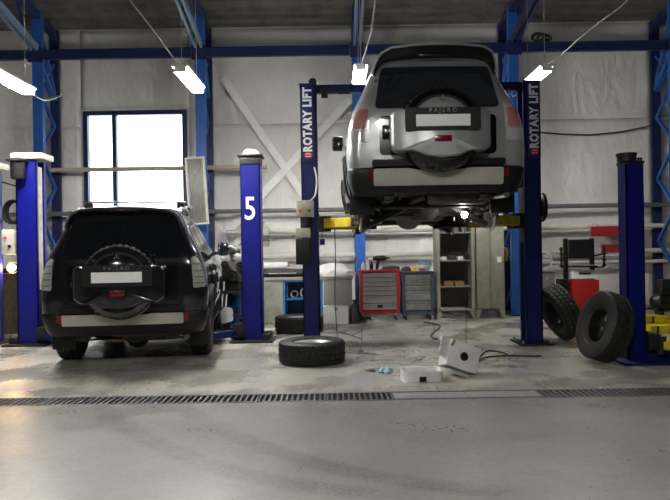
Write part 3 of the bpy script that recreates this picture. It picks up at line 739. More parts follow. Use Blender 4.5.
    part('propeller_shaft', B().cyl((0, WY_R+.2, .27), (.02, 2.1, .29), .035, seg=14), M['dark_metal'], t)
    part('skid_plate', B().box((0, 3.55, .24), (.86, .9, .03), rot=RX(R(-5)), bev=.01), M['dark_metal'], t)
    drop = .22 if lifted else 0
    for y in (WY_R, WY_F):
        ri = y == WY_R
        part('cross_member', B().box((0, y+(.22 if ri else -.1), .33), (1.02, .14, .12), bev=.03).box((0, y-(.25 if ri else .4), .34), (1.0, .08, .08), bev=.02), M['dark_metal'], t)
        for s in (-1, 1):
            hz = .385-drop; H = Vector((s*.72, y, hz))
            arm = B().bar((s*.22, y-.18, .29), H+Vector((-s*.03, -.03, -.09)), .07, .05).bar((s*.22, y+.24, .29), H+Vector((-s*.03, .03, -.09)), .07, .05)
            part('lower_arm', arm, M['dark_metal'], t)
            part('upper_arm', B().bar((s*.42, y-.05, .46), H+Vector((-s*.05, 0, .12)), .05, .045).bar((s*.42, y+.12, .46), H+Vector((-s*.05, 0, .12)), .05, .045), M['dark_metal'], t)
            part('half_shaft', B().cyl((s*.10, y, .27), H, .022, seg=12).lathe([(.05, -.05), (.055, .03), (.03, .08)], 14, T(*(H+Vector((-s*.12, 0, .03)))) @ RY(-s*PI/2)), M['dark_metal'], t)
            k = part('knuckle', B().box(H+Vector((-s*.01, 0, 0)), (.09, .12, .26), bev=.03), M['cast'], t)
            part('brake_disc', B().lathe([(.07, -.012), (.16, -.012), (.165, 0), (.16, .012), (.07, .012)], 40, T(*(H+Vector((s*.05, 0, 0)))) @ RY(PI/2), closed=True), M['steel'], k)
            part('hub_face', B().lathe([(0, .07), (.03, .07), (.035, .035), (.085, .03), (.085, -.02), (0, -.02)], 24, T(*(H+Vector((s*.05, 0, 0)))) @ RY(s*PI/2)), M['rust'], k)
            part('brake_caliper', B().box(H+Vector((s*.05, -.12 if ri else .13, .06)), (.09, .09, .16), bev=.025), M['cast'], k)
            n = 72; top = Vector((s*.50, y+.10, .62)); bot = H+Vector((-s*.17, .08, -.06)); d = top-bot
            e1 = d.normalized().orthogonal().normalized(); e2 = d.normalized().cross(e1)
            sp_ = [bot+d*(i/n)+(e1*math.cos(i*2*PI*6/n)+e2*math.sin(i*2*PI*6/n))*.062 for i in range(n+1)]
            cs = part('coil_spring', B().tube(sp_, .009, 6), M['dark_metal'], t)
            part('damper', B().cyl(bot, bot.lerp(top, .55), .028, seg=12).cyl(bot.lerp(top, .5), top, .012, seg=10), M['steel'], cs)
            if lifted and ri: part('brake_hose', B().tube(smooth_path([(s*.5, y-.05, .45), (s*.58, y-.12, .30), (s*.62, y-.10, .22), H+Vector((s*.02, -.1, .06))]), .008, 6), M['black_pl'], t)
            if not lifted:
                wheel_parts(t, True, T(s*.80, y, .39) @ RY(s*PI/2))
    if rack:
        for y in (.95, 1.85):
            cb = part('crossbar', B().box((0, y, 1.955), (1.26, .07, .022), bev=.009), M['chrome'], t, 'silver roof rack crossbar')
            for s in (-1, 1):
                part('crossbar_foot', B().box((s*.56, y, 1.91), (.09, .06, .07), bev=.015), M['black_pl'], cb)
    return t
LENS_DARK = mat('dark_unlit_lens', (.03, .004, .005), .2, coat=.5)
GLASS_CAR = mat('tinted_car_glass', (.006, .008, .010), .04, spec=.6, coat=.5)
LENS_RED = mat('red_lens', (.15, .005, .007), .2, coat=.3)
LENS_PINK = mat('pale_red_lens', (.42, .17, .16), .15, coat=.5)
LENS_CLEAR = mat('clear_lens', (.52, .52, .52), .12, .3, coat=.5)
LENS_SILVER = mat('pale_lens', (.50, .49, .49), .15, .2, coat=.5)
GLASS_SIL = mat('reflection_toned_car_glass', (.016, .021, .028), .06, spec=.8, coat=1.0)  # base colour lifted to stand in for a pale bluish reflection
M['badge'] = mat('badge_metal', (.42, .42, .43), .2, .8)
SILVER = mat('silver_car_paint', (.42, .43, .435), .34, .5, vary=.10, scale=3, dirt=(.29, .285, .265), dirt_amt=.4, coat=.6)
BLACK = mat('black_car_paint', (.006, .006, .009), .16, 0, coat=1.0)
STEP_SILVER = mat('dusty_bumper_step', (.42, .41, .36), .45, .2, vary=.15, scale=5)
build_car('silver off-road car raised on the lift with all wheels removed', (1.075, 6.50, 1.51), 0, SILVER, STEP_SILVER, LENS_SILVER, True, False)
build_car('black off-road car parked on the floor below the window', (-2.40, 7.18, 0), R(7.5), BLACK, STEP_SILVER, LENS_CLEAR, False, True)

# ---------------------------------------------------------------- lifts
def c_post(t, x, y, h, wd, dp, open_s, m, name='post', lip=.05):
    "C-section lift post, open towards open_s"
    o = open_s; b = B()
    b.box((x-o*(wd/2-.008), y, h/2+.02), (.016, dp, h))
    for s in (-1, 1):
        b.box((x, y+s*(dp/2-.006), h/2+.02), (wd, .012, h)); b.box((x+o*(wd/2-.006), y+s*(dp/2-lip/2), h/2+.02), (.012, lip, h))
    return part(name, b, m, t)
LA, LB, LY = -.328, 2.665, 8.73
t = thing('two_post_lift', 'tall blue two-post lift with overhead beam holding up the silver car', 'car lift', (0, LY, 0))
def lift_arm(t, a, b, z, pad_top, m=None):
    m = m or M['yellow']; a = Vector((*a, z)); b = Vector((*b, z)); mid = a.lerp(b, .55)
    ar = part('arm', B().bar(a, mid, .13, .13, bev=.01), m, t, 'yellow swing arm')
    part('arm_extension', B().bar(a.lerp(b, .5), b+(b-a).normalized()*.06, .09, .09, bev=.008), M['dark_metal'], ar)
    part('pivot', B().cyl(a+Vector((0, 0, -.1)), a+Vector((0, 0, .1)), .08, seg=18), M['dark_metal'], ar)
    part('lift_pad', B().cyl(b+Vector((0, 0, -.05)), b+Vector((0, 0, pad_top-z-.03)), .04, seg=14).cyl(b+Vector((0, 0, pad_top-z-.03)), b+Vector((0, 0, pad_top-z)), .075, seg=18), M['black_pl'], ar)
for x, o in ((LA, 1), (LB, -1)):
    p = c_post(t, x, 0, 3.5, .22, .30, o, M['rot_blue'])
    part('base_plate', B().box((x, 0, .012), (.46, .54, .024), bev=.006), M['dark_metal'], t)
    for s in (-1, 1):
        for q in (-1, 1): part('anchor_bolt', B().cyl((x+s*.18, q*.22, .02), (x+s*.18, q*.22, .06), .014, seg=8), M['steel'], t)
    part('top_cap', B().box((x, 0, 3.535), (.24, .32, .03), bev=.006), M['rot_blue'], t)
    sg = part('sign', B().box((x+(-.01 if o > 0 else .03), -.157, 3.005), (.165, .012, 1.0), bev=.004), M['sign_blue'], t, 'navy sign strip with vertical white lettering')
    tm = text_mesh('ROTARY LIFT', .158, M['white_print'], .002, .0075, 1.12)
    xs_ = [v.co.x for v in tm.vertices]; ys_ = [v.co.y for v in tm.vertices]; sc = .86/(max(xs_)-min(xs_)); scy = .125/(max(ys_)-min(ys_))
    for v in tm.vertices: v.co.x *= sc; v.co.y *= scy
    part('lettering', tm, None, sg, 'white letters reading upwards', loc=(x+(-.01 if o > 0 else .03), -.166, 3.06), rot=(PI/2, -PI/2, 0))
    part('logo', B().lathe([(0, .002), (.055, .002), (.06, -.003), (0, -.003)], 24, T(x+(-.01 if o > 0 else .03), -.165, 2.585) @ RX(PI/2) @ Matrix.Diagonal((.95, .72, 1, 1))), M['red_print'], sg, 'red oval logo with white bands')
    for q in (-.016, .016): part('logo_band', B().box((x+(-.01 if o > 0 else .03), -.1685, 2.585+q), (.075, .002, .008)), M['white_print'], sg)
    part('carriage', B().box((x+o*.03, 0, 1.75), (.16, .24, .75), bev=.01).box((x+o*.17, 0, 1.66), (.14, .34, .20), bev=.02), M['dark_metal'], t)
    part('cable_guard', B().box((x+o*.02, 0, .8), (.04, .2, 1.5)), M['dark_metal'], t)
    px = .575 if o > 0 else 1.575
    lift_arm(t, (x+o*.20, -.12), (px, -.83), 1.665, 1.815)
    lift_arm(t, (x+o*.20, .12), (px, 1.02), 1.665, 1.815)
part('overhead_beam', B().box(((LA+LB)/2, 0, 3.50), (LB-LA-.22, .11, .11), bev=.008), M['rot_blue'], t)
part('cutoff_switch', B().box((LA+.22, -.08, 3.42), (.09, .07, .10), bev=.012).cyl((LA+.40, -.06, 3.44), (LA+.56, -.06, 3.44), .022, seg=10), M['dark_metal'], t)
part('top_pulley', B().cyl((LA+.06, -.03, 3.60), (LA+.06, .03, 3.60), .055, seg=18), M['dark_metal'], t)
pu = part('power_unit', B().box((LA-.06, -.26, 1.86), (.23, .16, .22), bev=.015), M['beige'], t, 'beige power unit box with red button')
part('button', B().cyl((LA-.12, -.335, 1.83), (LA-.12, -.36, 1.83), .018, seg=12), M['red_print'], pu)
part('button', B().cyl((LA-.0, -.335, 1.83), (LA-.0, -.36, 1.83), .016, seg=12), M['black_pl'], pu)
part('motor', B().lathe([(.0, 0), (.07, 0), (.075, .02), (.075, .16), (0, .16)], 18, T(LA-.05, -.26, 1.59)), M['dark_metal'], pu)
part('valve_block', B().box((LA-.09, -.26, 1.54), (.20, .15, .13), bev=.012), M['beige'], pu)
part('oil_tank', B().box((LA-.09, -.26, 1.295), (.195, .16, .34), bev=.02), M['black_pl'], pu)
part('power_cable', B().tube(smooth_path([(LA+.02, -.30, 1.97), (LA+.08, -.24, 2.05), (LA+.10, -.20, 2.25), (LA+.07, -.18, 2.42)]), .012, 8), M['cable'], pu)
part('hanging_tag', B().tube([(LA+.16, -.2, 1.55), (LA+.16, -.2, 1.46)], .004, 6).box((LA+.16, -.2, 1.42), (.07, .01, .08)), M['lift_blue'], t)

# left lift: post numbered 5 and its partner
PY = 9.42; P5 = -1.215; PL = -4.46
t = thing('two_post_lift', 'low bright blue two-post lift with number 5 around the black car', 'car lift', (0, PY, 0))
for x, o, wd in ((P5, -1, .285), (PL, 1, .30)):
    p5 = c_post(t, x, 0, 2.66, wd, .30, o, M['lift_blue'])
    part('base_plate', B().box((x, -.02, .015), (.62, .6, .03), bev=.006).box((x-o*.20, .0, .07), (.12, .42, .10), bev=.02), M['dark_metal'], t)
    part('screw_cover', B().box((x+o*.10, 0, 1.35), (.04, .2, 2.5)), M['dark_metal'] if o < 0 else M['beige'], t)
    part('carriage', B().box((x+o*.03, 0, .45), (.2, .24, .7), bev=.01).box((x+o*.2, 0, .16), (.16, .38, .2), bev=.02), M['dark_metal'], t)
    for s in (-1, 1):
        a = Vector((x+o*.26, s*.14, .13)); b_ = Vector((x+o*(.72 if s < 0 else .28), s*(.62 if s < 0 else .85), .13))
        ar = part('arm', B().bar(a, b_, .12, .10, bev=.01), M['rot_blue'], t, 'dark blue swing arm lying low beside the car')
        part('lift_pad', B().cyl(b_+Vector((0, 0, .04)), b_+Vector((0, 0, .10)), .06, seg=16), M['black_pl'], ar)
        part('pivot', B().cyl(a+Vector((0, 0, -.08)), a+Vector((0, 0, .08)), .06, seg=14), M['dark_metal'], ar)
# heads
part('post_head', B().box((P5, 0, 2.70), (.36, .36, .03), bev=.008).box((P5, 0, 2.62), (.30, .32, .12), bev=.02), M['dark_metal'], t)
part('post_dome', B().lathe([(.13, 0), (.12, .05), (.08, .09), (0, .10)], 20, T(P5, 0, 2.715)), M['beige'], t, 'pale dome on top of the post')
part('numeral', text_mesh('5', .47, M['white_print'], .002, .004), None, t, 'white numeral 5 on the post', loc=(P5-.005, -.158, 1.915), rot=(PI/2, 0, 0)).scale = (.78, 1, 1)
part('post_head', B().box((PL+.03, 0, 2.74), (.46, .40, .09), bev=.02), M['beige'], t)
mo = part('motor', B().lathe([(0, 0), (.085, .0), (.10, .03), (.10, .26), (.06, .30), (0, .30)], 20, T(PL-.07, -.24, 2.40)), M['dark_metal'], t)
part('motor_clamp', B().box((PL-.07, -.24, 2.66), (.24, .26, .03), bev=.008), M['dark_metal'], mo)
cb = part('control_box', B().box((PL-.27, -.10, 1.50), (.18, .14, .36), bev=.015), M['beige'], t, 'beige control box')
part('switch', B().cyl((PL-.30, -.17, 1.56), (PL-.30, -.195, 1.56), .02, seg=12), M['red_print'], cb)
part('switch', B().cyl((PL-.24, -.17, 1.44), (PL-.24, -.195, 1.44), .02, seg=12), M['black_pl'], cb)

t = thing('lift_post', 'blue lift post with pale cap at the left edge of the photo', 'lift post', (-5.12, 9.45, 0))
c_post(t, 0, 0, 2.55, .28, .30, -1, M['lift_blue'])
part('base_plate', B().box((0, 0, .015), (.44, .6, .03), bev=.006), M['dark_metal'], t)
part('post_head', B().box((.06, 0, 2.62), (.38, .36, .10), bev=.03), M['beige'], t)
part('conduit', B().tube([(.175, -.08, .1), (.175, -.08, 2.56)], .022, 8), M['white_plastic'], t, 'white conduit up the post')
part('carriage', B().box((-.05, 0, .6), (.16, .24, .6), bev=.01), M['dark_metal'], t)

RXP, RYP = 3.345, 7.22
t = thing('two_post_lift', 'short dark blue lift post with gusset foot, right foreground', 'car lift', (RXP, RYP, 0))
c_post(t, 0, 0, 2.20, .20, .20, 1, M['lift_blue'])
part('post_head', B().box((0, 0, 2.235), (.22, .22, .03), bev=.006), M['dark_metal'], t)
part('top_drum', B().cyl((-.06, -.04, 2.25), (-.06, -.04, 2.31), .10, seg=20).cyl((-.06, -.04, 2.31), (-.06, -.04, 2.34), .11, seg=20), M['dark_metal'], t)
for k in range(3): part('head_bolt', B().cyl((.03+.03*k, -.07, 2.25), (.03+.03*k, -.07, 2.29), .012, seg=8), M['dark_metal'], t)
part('base_plate', B().box((.12, 0, .015), (.66, .56, .03), bev=.006), M['rot_blue'], t)
for s in (-1, 1):
    part('gusset', B().prism([(.098, .03), (.44, .03), (.44, .08), (.098, .36)], lambda u, v: Vector((u, s*.09-.01, v)), lambda u, v: Vector((u, s*.09+.01, v))), M['rot_blue'], t)
part('gusset_bolt', B().cyl((.22, -.10, .13), (.22, -.13, .13), .03, seg=10), M['dark_metal'], t)
part('carriage', B().box((.03, 0, .42), (.12, .16, .6), bev=.01).box((.16, 0, .24), (.14, .36, .18), bev=.02), M['dark_metal'], t)
ar = part('arm', B().bar((.25, -.12, .2), (.85, -.30, .2), .11, .10, bev=.01), M['yellow'], t, 'yellow swing arm reaching out of frame'); part('pivot', B().cyl((.25, -.12, .1), (.25, -.12, .3), .06, seg=14), M['dark_metal'], ar)

# ---------------------------------------------------------------- wheels and tyres on the floor
t = thing('wheel', 'car wheel lying flat on the floor in front of the lift post', 'wheel', (-.29, 7.53, .131), .4, 'wheels taken off the lifted car'); wheel_parts(t)
t = thing('wheel', 'car wheel lying flat behind the left lift post', 'wheel', (-.60, 10.35, .131), 0, 'wheels taken off the lifted car'); wheel_parts(t)
def lean(axis): return Vector(axis).normalized().to_track_quat('Z', 'Y').to_euler()
t = thing('wheel', 'large black tyre leaning on the short post, open side to the left', 'tyre', (2.99, 7.14, .412), group='wheels taken off the lifted car', rot=lean((.95, .13, -.29))); wheel_parts(t, dark=True)
t = thing('wheel', 'black tyre leaning on the tall right lift post, tread forward', 'tyre', (3.075, 8.80, .412), group='wheels taken off the lifted car', rot=lean((.88, .12, .42))); wheel_parts(t, dark=True)

M['steel_blue'] = mat('dull_slate_blue_enamel', (.035, .055, .09), .5, vary=.3, scale=8)
# ---------------------------------------------------------------- tool chests
def chest(x0, x1, yf, z0, z1, frame, drawer, label, rows, dep=.44, tilt=0):
    t = thing('tool_chest', label, 'tool chest', ((x0+x1)/2, yf, 0), tilt, 'tool chests along the back wall'); w_ = x1-x0
    part('body', B().box((0, dep/2+.012, (z0+z1)/2), (w_, dep-.02, z1-z0), bev=.008), frame, t)
    for s in (-1, 1): part('frame_post', B().box((s*(w_/2-.03), .01, (z0+z1)/2), (.06, .035, z1-z0), bev=.008), frame, t)
    part('top_tray', B().box((0, dep/2, z1+.015), (w_+.03, dep+.03, .035), bev=.012), frame, t)
    part('bottom_rail', B().box((0, .01, z0+.025), (w_-.12, .03, .05), bev=.006), frame, t)
    tot = sum(rows); z = z1-.02; H = z1-z0-.09
    for r in rows:
        hh = H*r/tot
        d = part('drawer', B().box((0, -.002, z-hh/2), (w_-.125, .03, hh-.012), bev=.004), drawer, t)
        part('handle', B().box((0, -.024, z-.022), (w_-.16, .018, .016), bev=.004), M['steel'], d)
        z -= hh
    for s in (-1, 1):
        for q in (.06, dep-.06):
            c = part('caster', B().cyl((s*(w_/2-.07)-.015, q, .05), (s*(w_/2-.07)+.015, q, .05), .05, seg=16), M['rubber'], t)
            part('caster_fork', B().box((s*(w_/2-.07), q, (z0+.09)/2), (.05, .04, z0-.05)), M['steel'], c)
    return t
t = chest(.44, 1.175, 11.72, .13, .90, M['red'], M['drawer'], 'red tool chest with seven grey drawers', [1, 1, 1, 1, 1, 1.7, 1.5])
part('lock_badge', B().box((.0, -.022, .275), (.09, .012, .07), bev=.004), M['black_pl'], t)
t = chest(1.215, 1.80, 11.72, .11, .86, M['steel_blue'], M['drawer2'], 'worn grey and blue tool cabinet beside the red tool chest', [1, 1, 1, 1.9, 1.8])
def tool_item(name, b, m, label, cat): return single(name, b, m, label, cat)
ZT, Z2 = .935, .895
for k, (x, h, m, l) in enumerate(((.52, .17, 'white_plastic', 'white spray bottle on the left end of the red tool chest'), (.60, .22, 'pipe_white', 'tall pale bottle on the red tool chest'), (.675, .15, 'black_pl', 'small black bottle on the red tool chest'))):
    t = thing('bottle', l, 'bottle', (x, 11.92, ZT), group='bottles on the red tool chest')
    part('bottle_body', B().lathe([(0, 0), (.032, 0), (.034, .01), (.034, h*.62), (.014, h*.78), (.013, h*.88), (0, h*.88)], 16), M[m], t)
    part('cap', B().cyl((0, 0, h*.86), (0, 0, h), .016, seg=12), M['red_print'] if k == 1 else M['black_pl'], t)
t = thing('impact_wrench', 'black air impact wrench lying on the red tool chest', 'power tool', (.86, 11.9, ZT))
part('tool_body', B().lathe([(0, -.16), (.03, -.16), (.045, -.10), (.05, .04), (.03, .09), (.015, .1), (.015, .15), (0, .15)], 16, T(0, 0, .21) @ RY(PI/2)), M['dark_metal'], t)
part('handle', B().bar((-.05, 0, .19), (-.09, 0, .0), .04, .055, bev=.01), M['black_pl'], t)
t = single('rag', B().lathe([(0, .06), (.06, .065), (.13, .05), (.17, .02), (.18, 0), (0, 0)], 14, T(1.03, 11.9, ZT), rfun=lambda r, j, i: r*(1+.22*math.sin(i*2.1+j))), M['rag'], 'crumpled dark rag on the right end of the red tool chest', 'rag')
single('rag', B().lathe([(0, .08), (.04, .085), (.07, .05), (.095, .0), (0, 0)], 14, T(1.32, 11.9, Z2), rfun=lambda r, j, i: r*(1+.25*math.sin(i*1.7+j))), M['rag'], 'crumpled dark rag on the worn tool cabinet', 'rag')
t = thing('can', 'small yellow can on the worn tool cabinet', 'can', (1.47, 11.86, Z2)); part('can_body', B().lathe([(0, 0), (.045, 0), (.045, .08), (.04, .085), (0, .085)], 18), M['yellow_pl'], t); part('lid', B().cyl((0, 0, .084), (0, 0, .1), .03, seg=14), M['white_plastic'], t)
single('cloth', B().lathe([(0, .045), (.03, .04), (.05, .02), (.056, 0), (0, 0)], 14, T(1.61, 11.80, Z2), rfun=lambda r, j, i: r*(1+.25*math.sin(i*1.9+j*2))), M['red'], 'small folded red cloth on the worn tool cabinet', 'cloth')
t = thing('tub', 'pale blue plastic tub on the worn tool cabinet', 'tub', (1.66, 12.02, Z2)); part('tub_body', B().lathe([(0, 0), (.11, 0), (.13, .17), (.135, .17), (.135, .185), (.12, .185), (.11, .02), (0, .02)], 24), M['teal'], t); part('label_band', B().lathe([(.121, .06), (.128, .11), (.131, .11), (.124, .06)], 24, closed=True), M['white_plastic'], t)

# ---------------------------------------------------------------- steel cabinets
def cab_feet(t, w_, dep):
    for s in (-1, 1):
        for q in (.03, dep-.03):
            part('foot', B().prism([(0, .17), (-s*.11, .17), (-s*.03, 0), (0, 0)], lambda u, v: Vector((s*w_/2+u, q-.015, v)), lambda u, v: Vector((s*w_/2+u, q+.015, v))), M['cab'], t)
cx, cw, cd_ = 2.215, .70, .42
t = thing('metal_cabinet', 'open grey steel cabinet with shelves of workshop parts', 'cabinet', (cx, 11.76, 0), group='grey steel cabinets')
cab_feet(t, cw, cd_)
part('carcass', B().box((-cw/2+.03, cd_/2, 1.06), (.06, cd_, 1.78)).box((cw/2-.03, cd_/2, 1.06), (.06, cd_, 1.78)).box((0, cd_/2, 1.935), (cw, cd_, .03)).box((0, cd_/2, .185), (cw, cd_, .04)), M['cab'], t)
part('back_panel', B().box((0, cd_-.01, 1.06), (cw-.12, .012, 1.74)), M['cab_in'], t)
for z in (.60, 1.08, 1.60): part('shelf', B().box((0, cd_/2+.01, z), (cw-.12, cd_-.05, .025)), M['cab'], t)
cw2 = .52; cx2 = 2.85
t2 = thing('metal_cabinet', 'closed grey steel cabinet beside the open one', 'cabinet', (cx2, 11.76, 0), group='grey steel cabinets')
cab_feet(t2, cw2, cd_)
part('carcass', B().box((0, cd_/2+.015, 1.06), (cw2, cd_-.03, 1.78), bev=.006), M['cab'], t2)
for s in (-1, 1):
    d = part('door', B().box((s*cw2/4, .0, 1.06), (cw2/2-.012, .022, 1.72), bev=.004), M['cab'], t2)
    if s > 0:
        part('handle', B().box((.04, -.022, 1.12), (.018, .03, .10), bev=.005), M['steel'], d)
        for k in range(4): part('vent_slot', B().box((s*cw2/4, -.012, 1.72+.03*k), (.12, .004, .010)), M['cab_in'], d)
part('paper_note', B().box((.16, -.016, 1.09), (.085, .004, .105)), M['white_print'], t2, 'small white note on the cabinet door')
t = thing('work_gloves', 'pair of tan gloves hung on the side of the closed cabinet', 'gloves', (cx2+cw2/2+.05, 11.80, 1.30))
for k in range(2): part('glove', B().lathe([(0, 0), (.035, .01), (.045, .08), (.05, .16), (.03, .24), (0, .25)], 10, T(0, .06*k, -.25) @ Matrix.Diagonal((.6, 1, 1, 1))), M['brown'], t)
part('hook', B().bar((-.052, .03, 0), (.02, .03, .0), .012, .012), M['steel'], t)
# things on its shelves
for x, r, h, l in ((-.20, .06, .13, 'grey jar at the left of the top shelf in the open cabinet'), (.02, .085, .19, 'large grey jar in the middle of the top shelf of the open cabinet'), (.2, .05, .11, 'small jar at the right of the top shelf in the open cabinet')):
    t = thing('jar', l, 'jar', (cx+x, 11.95, 1.613), group='jars in the open cabinet')
    part('jar_body', B().lathe([(0, 0), (r, 0), (r, h*.75), (r*.8, h*.85), (0, h*.85)], 18), M['drawer2'], t); part('lid', B().cyl((0, 0, h*.84), (0, 0, h), r*.82, seg=18), M['cab_in'], t)
for k, (x, w_, h, m, l) in enumerate(((-.20, .12, .05, 'white_plastic', 'flat white box at the left of the middle cabinet shelf'), (-.05, .16, .07, 'cast', 'dark grey casting on the middle cabinet shelf'), (.10, .10, .05, 'white_plastic', 'small white packet on the middle cabinet shelf'), (.215, .07, .09, 'dark_metal', 'dark metal part at the right of the middle cabinet shelf'))):
    t = thing('parts_box', l, 'box', (cx+x, 11.90, 1.093), .15*k-.2, 'parts in the open cabinet'); part('box_body', B().box((0, 0, h/2), (w_, .14, h), bev=.008), M[m], t); part('box_lid', B().box((0, 0, h+.006), (w_*.9, .12, .012), bev=.004), M[m], t)
for k, (x, l) in enumerate(((-.13, 'left brown carton on the lower cabinet shelf'), (.07, 'right brown carton on the lower cabinet shelf'))):
    t = thing('carton', l, 'box', (cx+x, 11.88, .613), .08, 'cartons in the open cabinet'); part('carton_body', B().box((0, 0, .045), (.17, .16, .09), bev=.004), M['brown'], t); part('tape', B().box((0, 0, .0915), (.03, .162, .003)), M['pipe_beige'], t)

# ---------------------------------------------------------------- workbench and what lies on it
t = thing('workbench', 'grey topped workbench with a light blue open cabinet, behind the left lift post', 'workbench', (-.52, 11.62, 0))
part('bench_top', B().box((0, .3, .80), (1.68, .62, .05), bev=.006), M['bench_grey'], t)
part('side_cabinet', B().box((-.62, .3, .39), (.36, .56, .77), bev=.006), M['cab'], t)
part('side_cabinet', B().box((.56, .3, .39), (.52, .56, .77), bev=.006), M['bench_grey'], t)
oc = part('open_cabinet', B().box((-.42, .30, .39), (.035, .56, .77)).box((.26, .30, .39), (.035, .56, .77)).box((-.08, .3, .755), (.64, .56, .035)).box((-.08, .3, .03), (.64, .56, .05)), M['bench_blue'], t, 'light blue open cabinet')
part('back_panel', B().box((-.08, .57, .39), (.64, .012, .69)), M['cab_in'], oc)
part('shelf', B().box((-.08, .32, .42), (.64, .50, .02)), M['bench_blue'], oc)
for k, (x, r) in enumerate(((-.76, .06), (-.56, .085))):
    single('hose_coil', B().tube([(x+r*math.cos(a)*1.0, 11.80+.02*math.sin(3*a), .435+r+.012+r*math.sin(a)) for a in [2*PI*i/24 for i in range(24)]], .012, 8, closed=True), M['white_plastic'] if k else M['cable'], ['small pale hose coil standing in the blue cabinet', 'larger white hose coil standing in the blue cabinet'][k], 'hose')
t = thing('car_bumper', 'dark car bumper lying across the left end of the workbench', 'car part', (-.98, 11.86, .825), R(4))
part('bumper_skin', B().loft([[Vector((x*.46, y-.10*x*x*0+.10*(abs(x)**2), z)) for y, z in ((-.12, 0), (-.16, .06), (-.13, .13), (-.02, .15), (.03, .12), (.04, .02))] for x in [-1+.2*k for k in range(11)]]), M['black_pl'], t)
part('trim_strip', B().box((0, -.165, .07), (.5, .01, .02), bev=.003), M['steel'], t)
b = B(); rg = []; nn = 26
for j in range(9):
    v = j/8; row = []
    for i in range(nn):
        a = 2*PI*i/nn; rr = math.sin(PI*min(.98, .5+.5*v)) if v > 0 else 1
        q = 1+.28*mnoise.noise(Vector((math.cos(a)*2.2, math.sin(a)*2.2, v*2.6)))
        e = math.cos(v*PI/2)**.6 if v < 1 else .02
        row.append(Vector((-.06+.42*e*q*math.cos(a), 11.88+.21*e*math.sin(a)*q, .828+.25*v+.03*mnoise.noise(Vector((i*.9, j*.7, 3)))*(1 if 0 < j < 8 else 0))))
    rg.append(row)
b.loft(rg); single('plastic_bundle', b, M['film'], 'crumpled bundle wrapped in white plastic film on the workbench', 'plastic wrap', smooth=20)
t = thing('white_box', 'white plastic box on the floor before the workbench', 'box', (.0, 11.42, 0)); part('box_body', B().box((0, 0, .15), (.44, .26, .30), bev=.012), M['white_plastic'], t); part('lid', B().box((0, 0, .308), (.455, .275, .022), bev=.006), M['white_plastic'], t); part('latch', B().box((0, -.136, .27), (.06, .012, .05), bev=.003), M['cab'], t)
single('rubbish_bag', B().lathe([(0, 0), (.07, .0), (.095, .08), (.085, .2), (.06, .3), (.03, .36), (.05, .42), (0, .41)], 18, T(.335, 11.40, .0), rfun=lambda r, j, i: r*(1+.12*math.sin(i*2.4+j*1.3))), M['rag'], 'dark knotted bag between the white box and the red tool chest', 'bag', smooth=25)
t = thing('canister', 'beige canister hung on the wall right of the post numbered 5', 'canister', (-1.40, 12.70, 1.40)); part('canister_body', B().lathe([(0, 0), (.09, 0), (.10, .02), (.10, .36), (.07, .43), (.03, .46), (.03, .5), (0, .5)], 20), M['beige'], t); part('label_band', B().lathe([(.1, .10), (.103, .10), (.103, .22), (.1, .22)], 20, closed=True), M['cab_in'], t); part('wall_bracket', B().box((0, .24, .3), (.05, .36, .05)), M['cab_in'], t)
t = thing('white_roll', 'white roll lying on the pipe bracket behind the post numbered 5', 'roll', (-1.45, 12.66, 1.02)); part('roll_body', B().cyl((-.45, 0, 0), (.5, 0, 0), .075, seg=20), M['film'], t); part('core', B().cyl((-.5, 0, 0), (.55, 0, 0), .02, seg=12), M['brown'], t); part('wall_bracket', B().box((.3, .26, -.02), (.04, .52, .03)).box((-.3, .26, -.02), (.04, .52, .03)), M['cab_in'], t)

# engine block on a stand, drum and headlight between the black car and post 5
ex, ey = -1.69, 10.75
t = thing('engine', 'greasy engine block on a stand between the black car and post 5', 'engine', (ex, ey, 0))
part('block', B().box((0, 0, .98), (.36, .50, .34), bev=.03), M['cast'], t)
for s in (-1, 1): part('cylinder_head', B().box((s*.11, 0, 1.20), (.16, .5, .14), rot=RY(R(s*18)), bev=.03), M['steel'], t)
part('intake_manifold', B().box((0, 0, 1.31), (.15, .40, .10), bev=.04, seg=3), M['dark_metal'], t)
for k in range(4): part('intake_runner', B().tube(smooth_path([(-.15, -.18+.12*k, 1.26), (-.05, -.18+.12*k, 1.40), (.07, -.18+.12*k, 1.32)]), .022, 8), M['steel'], t)
for x, z, r in ((0, .92, .10), (-.12, 1.10, .06), (.13, 1.08, .065)): part('pulley', B().lathe([(0, .05), (r*.4, .05), (r*.5, .02), (r*.9, .03), (r, .02), (r, -.02), (0, -.02)], 24, T(x, -.28, z) @ RX(PI/2)), M['dark_metal'], t)
part('filler_cap', B().cyl((-.12, -.16, 1.28), (-.12, -.16, 1.37), .06, seg=16), M['red'], t, 'red cap on the engine')
part('oil_pan', B().box((0, 0, .74), (.28, .44, .16), bev=.04, seg=3), M['dark_metal'], t)
for s in (-1, 1):
    for q in (-.2, .2): part('stand_leg', B().bar((s*.13, q, .68), (s*.19, q*1.2, 0), .04, .04), M['dark_metal'], t)
part('stand_frame', B().box((0, 0, .64), (.34, .5, .05), bev=.008).box((0, 0, .25), (.36, .44, .03)), M['dark_metal'], t)
t = thing('oil_drum', 'blue steel drum standing behind the post numbered 5', 'drum', (-1.70, 11.32, 0))
part('drum_shell', B().lathe([(0, .01), (.20, .0), (.205, .02), (.20, .03), (.20, .25), (.207, .265), (.20, .28), (.20, .52), (.207, .535), (.20, .55), (.20, .78), (.205, .80), (.19, .80), (.185, .78), (0, .78)], 28), M['drum_blue'], t); part('bung', B().cyl((.08, -.05, .78), (.08, -.05, .80), .03, seg=12), M['steel'], t)
t = thing('headlight_unit', 'loose silvery headlight unit standing beside the black car', 'headlight', (-1.70, 9.95, 0), R(20))
t.scale = (.8, .8, .9)
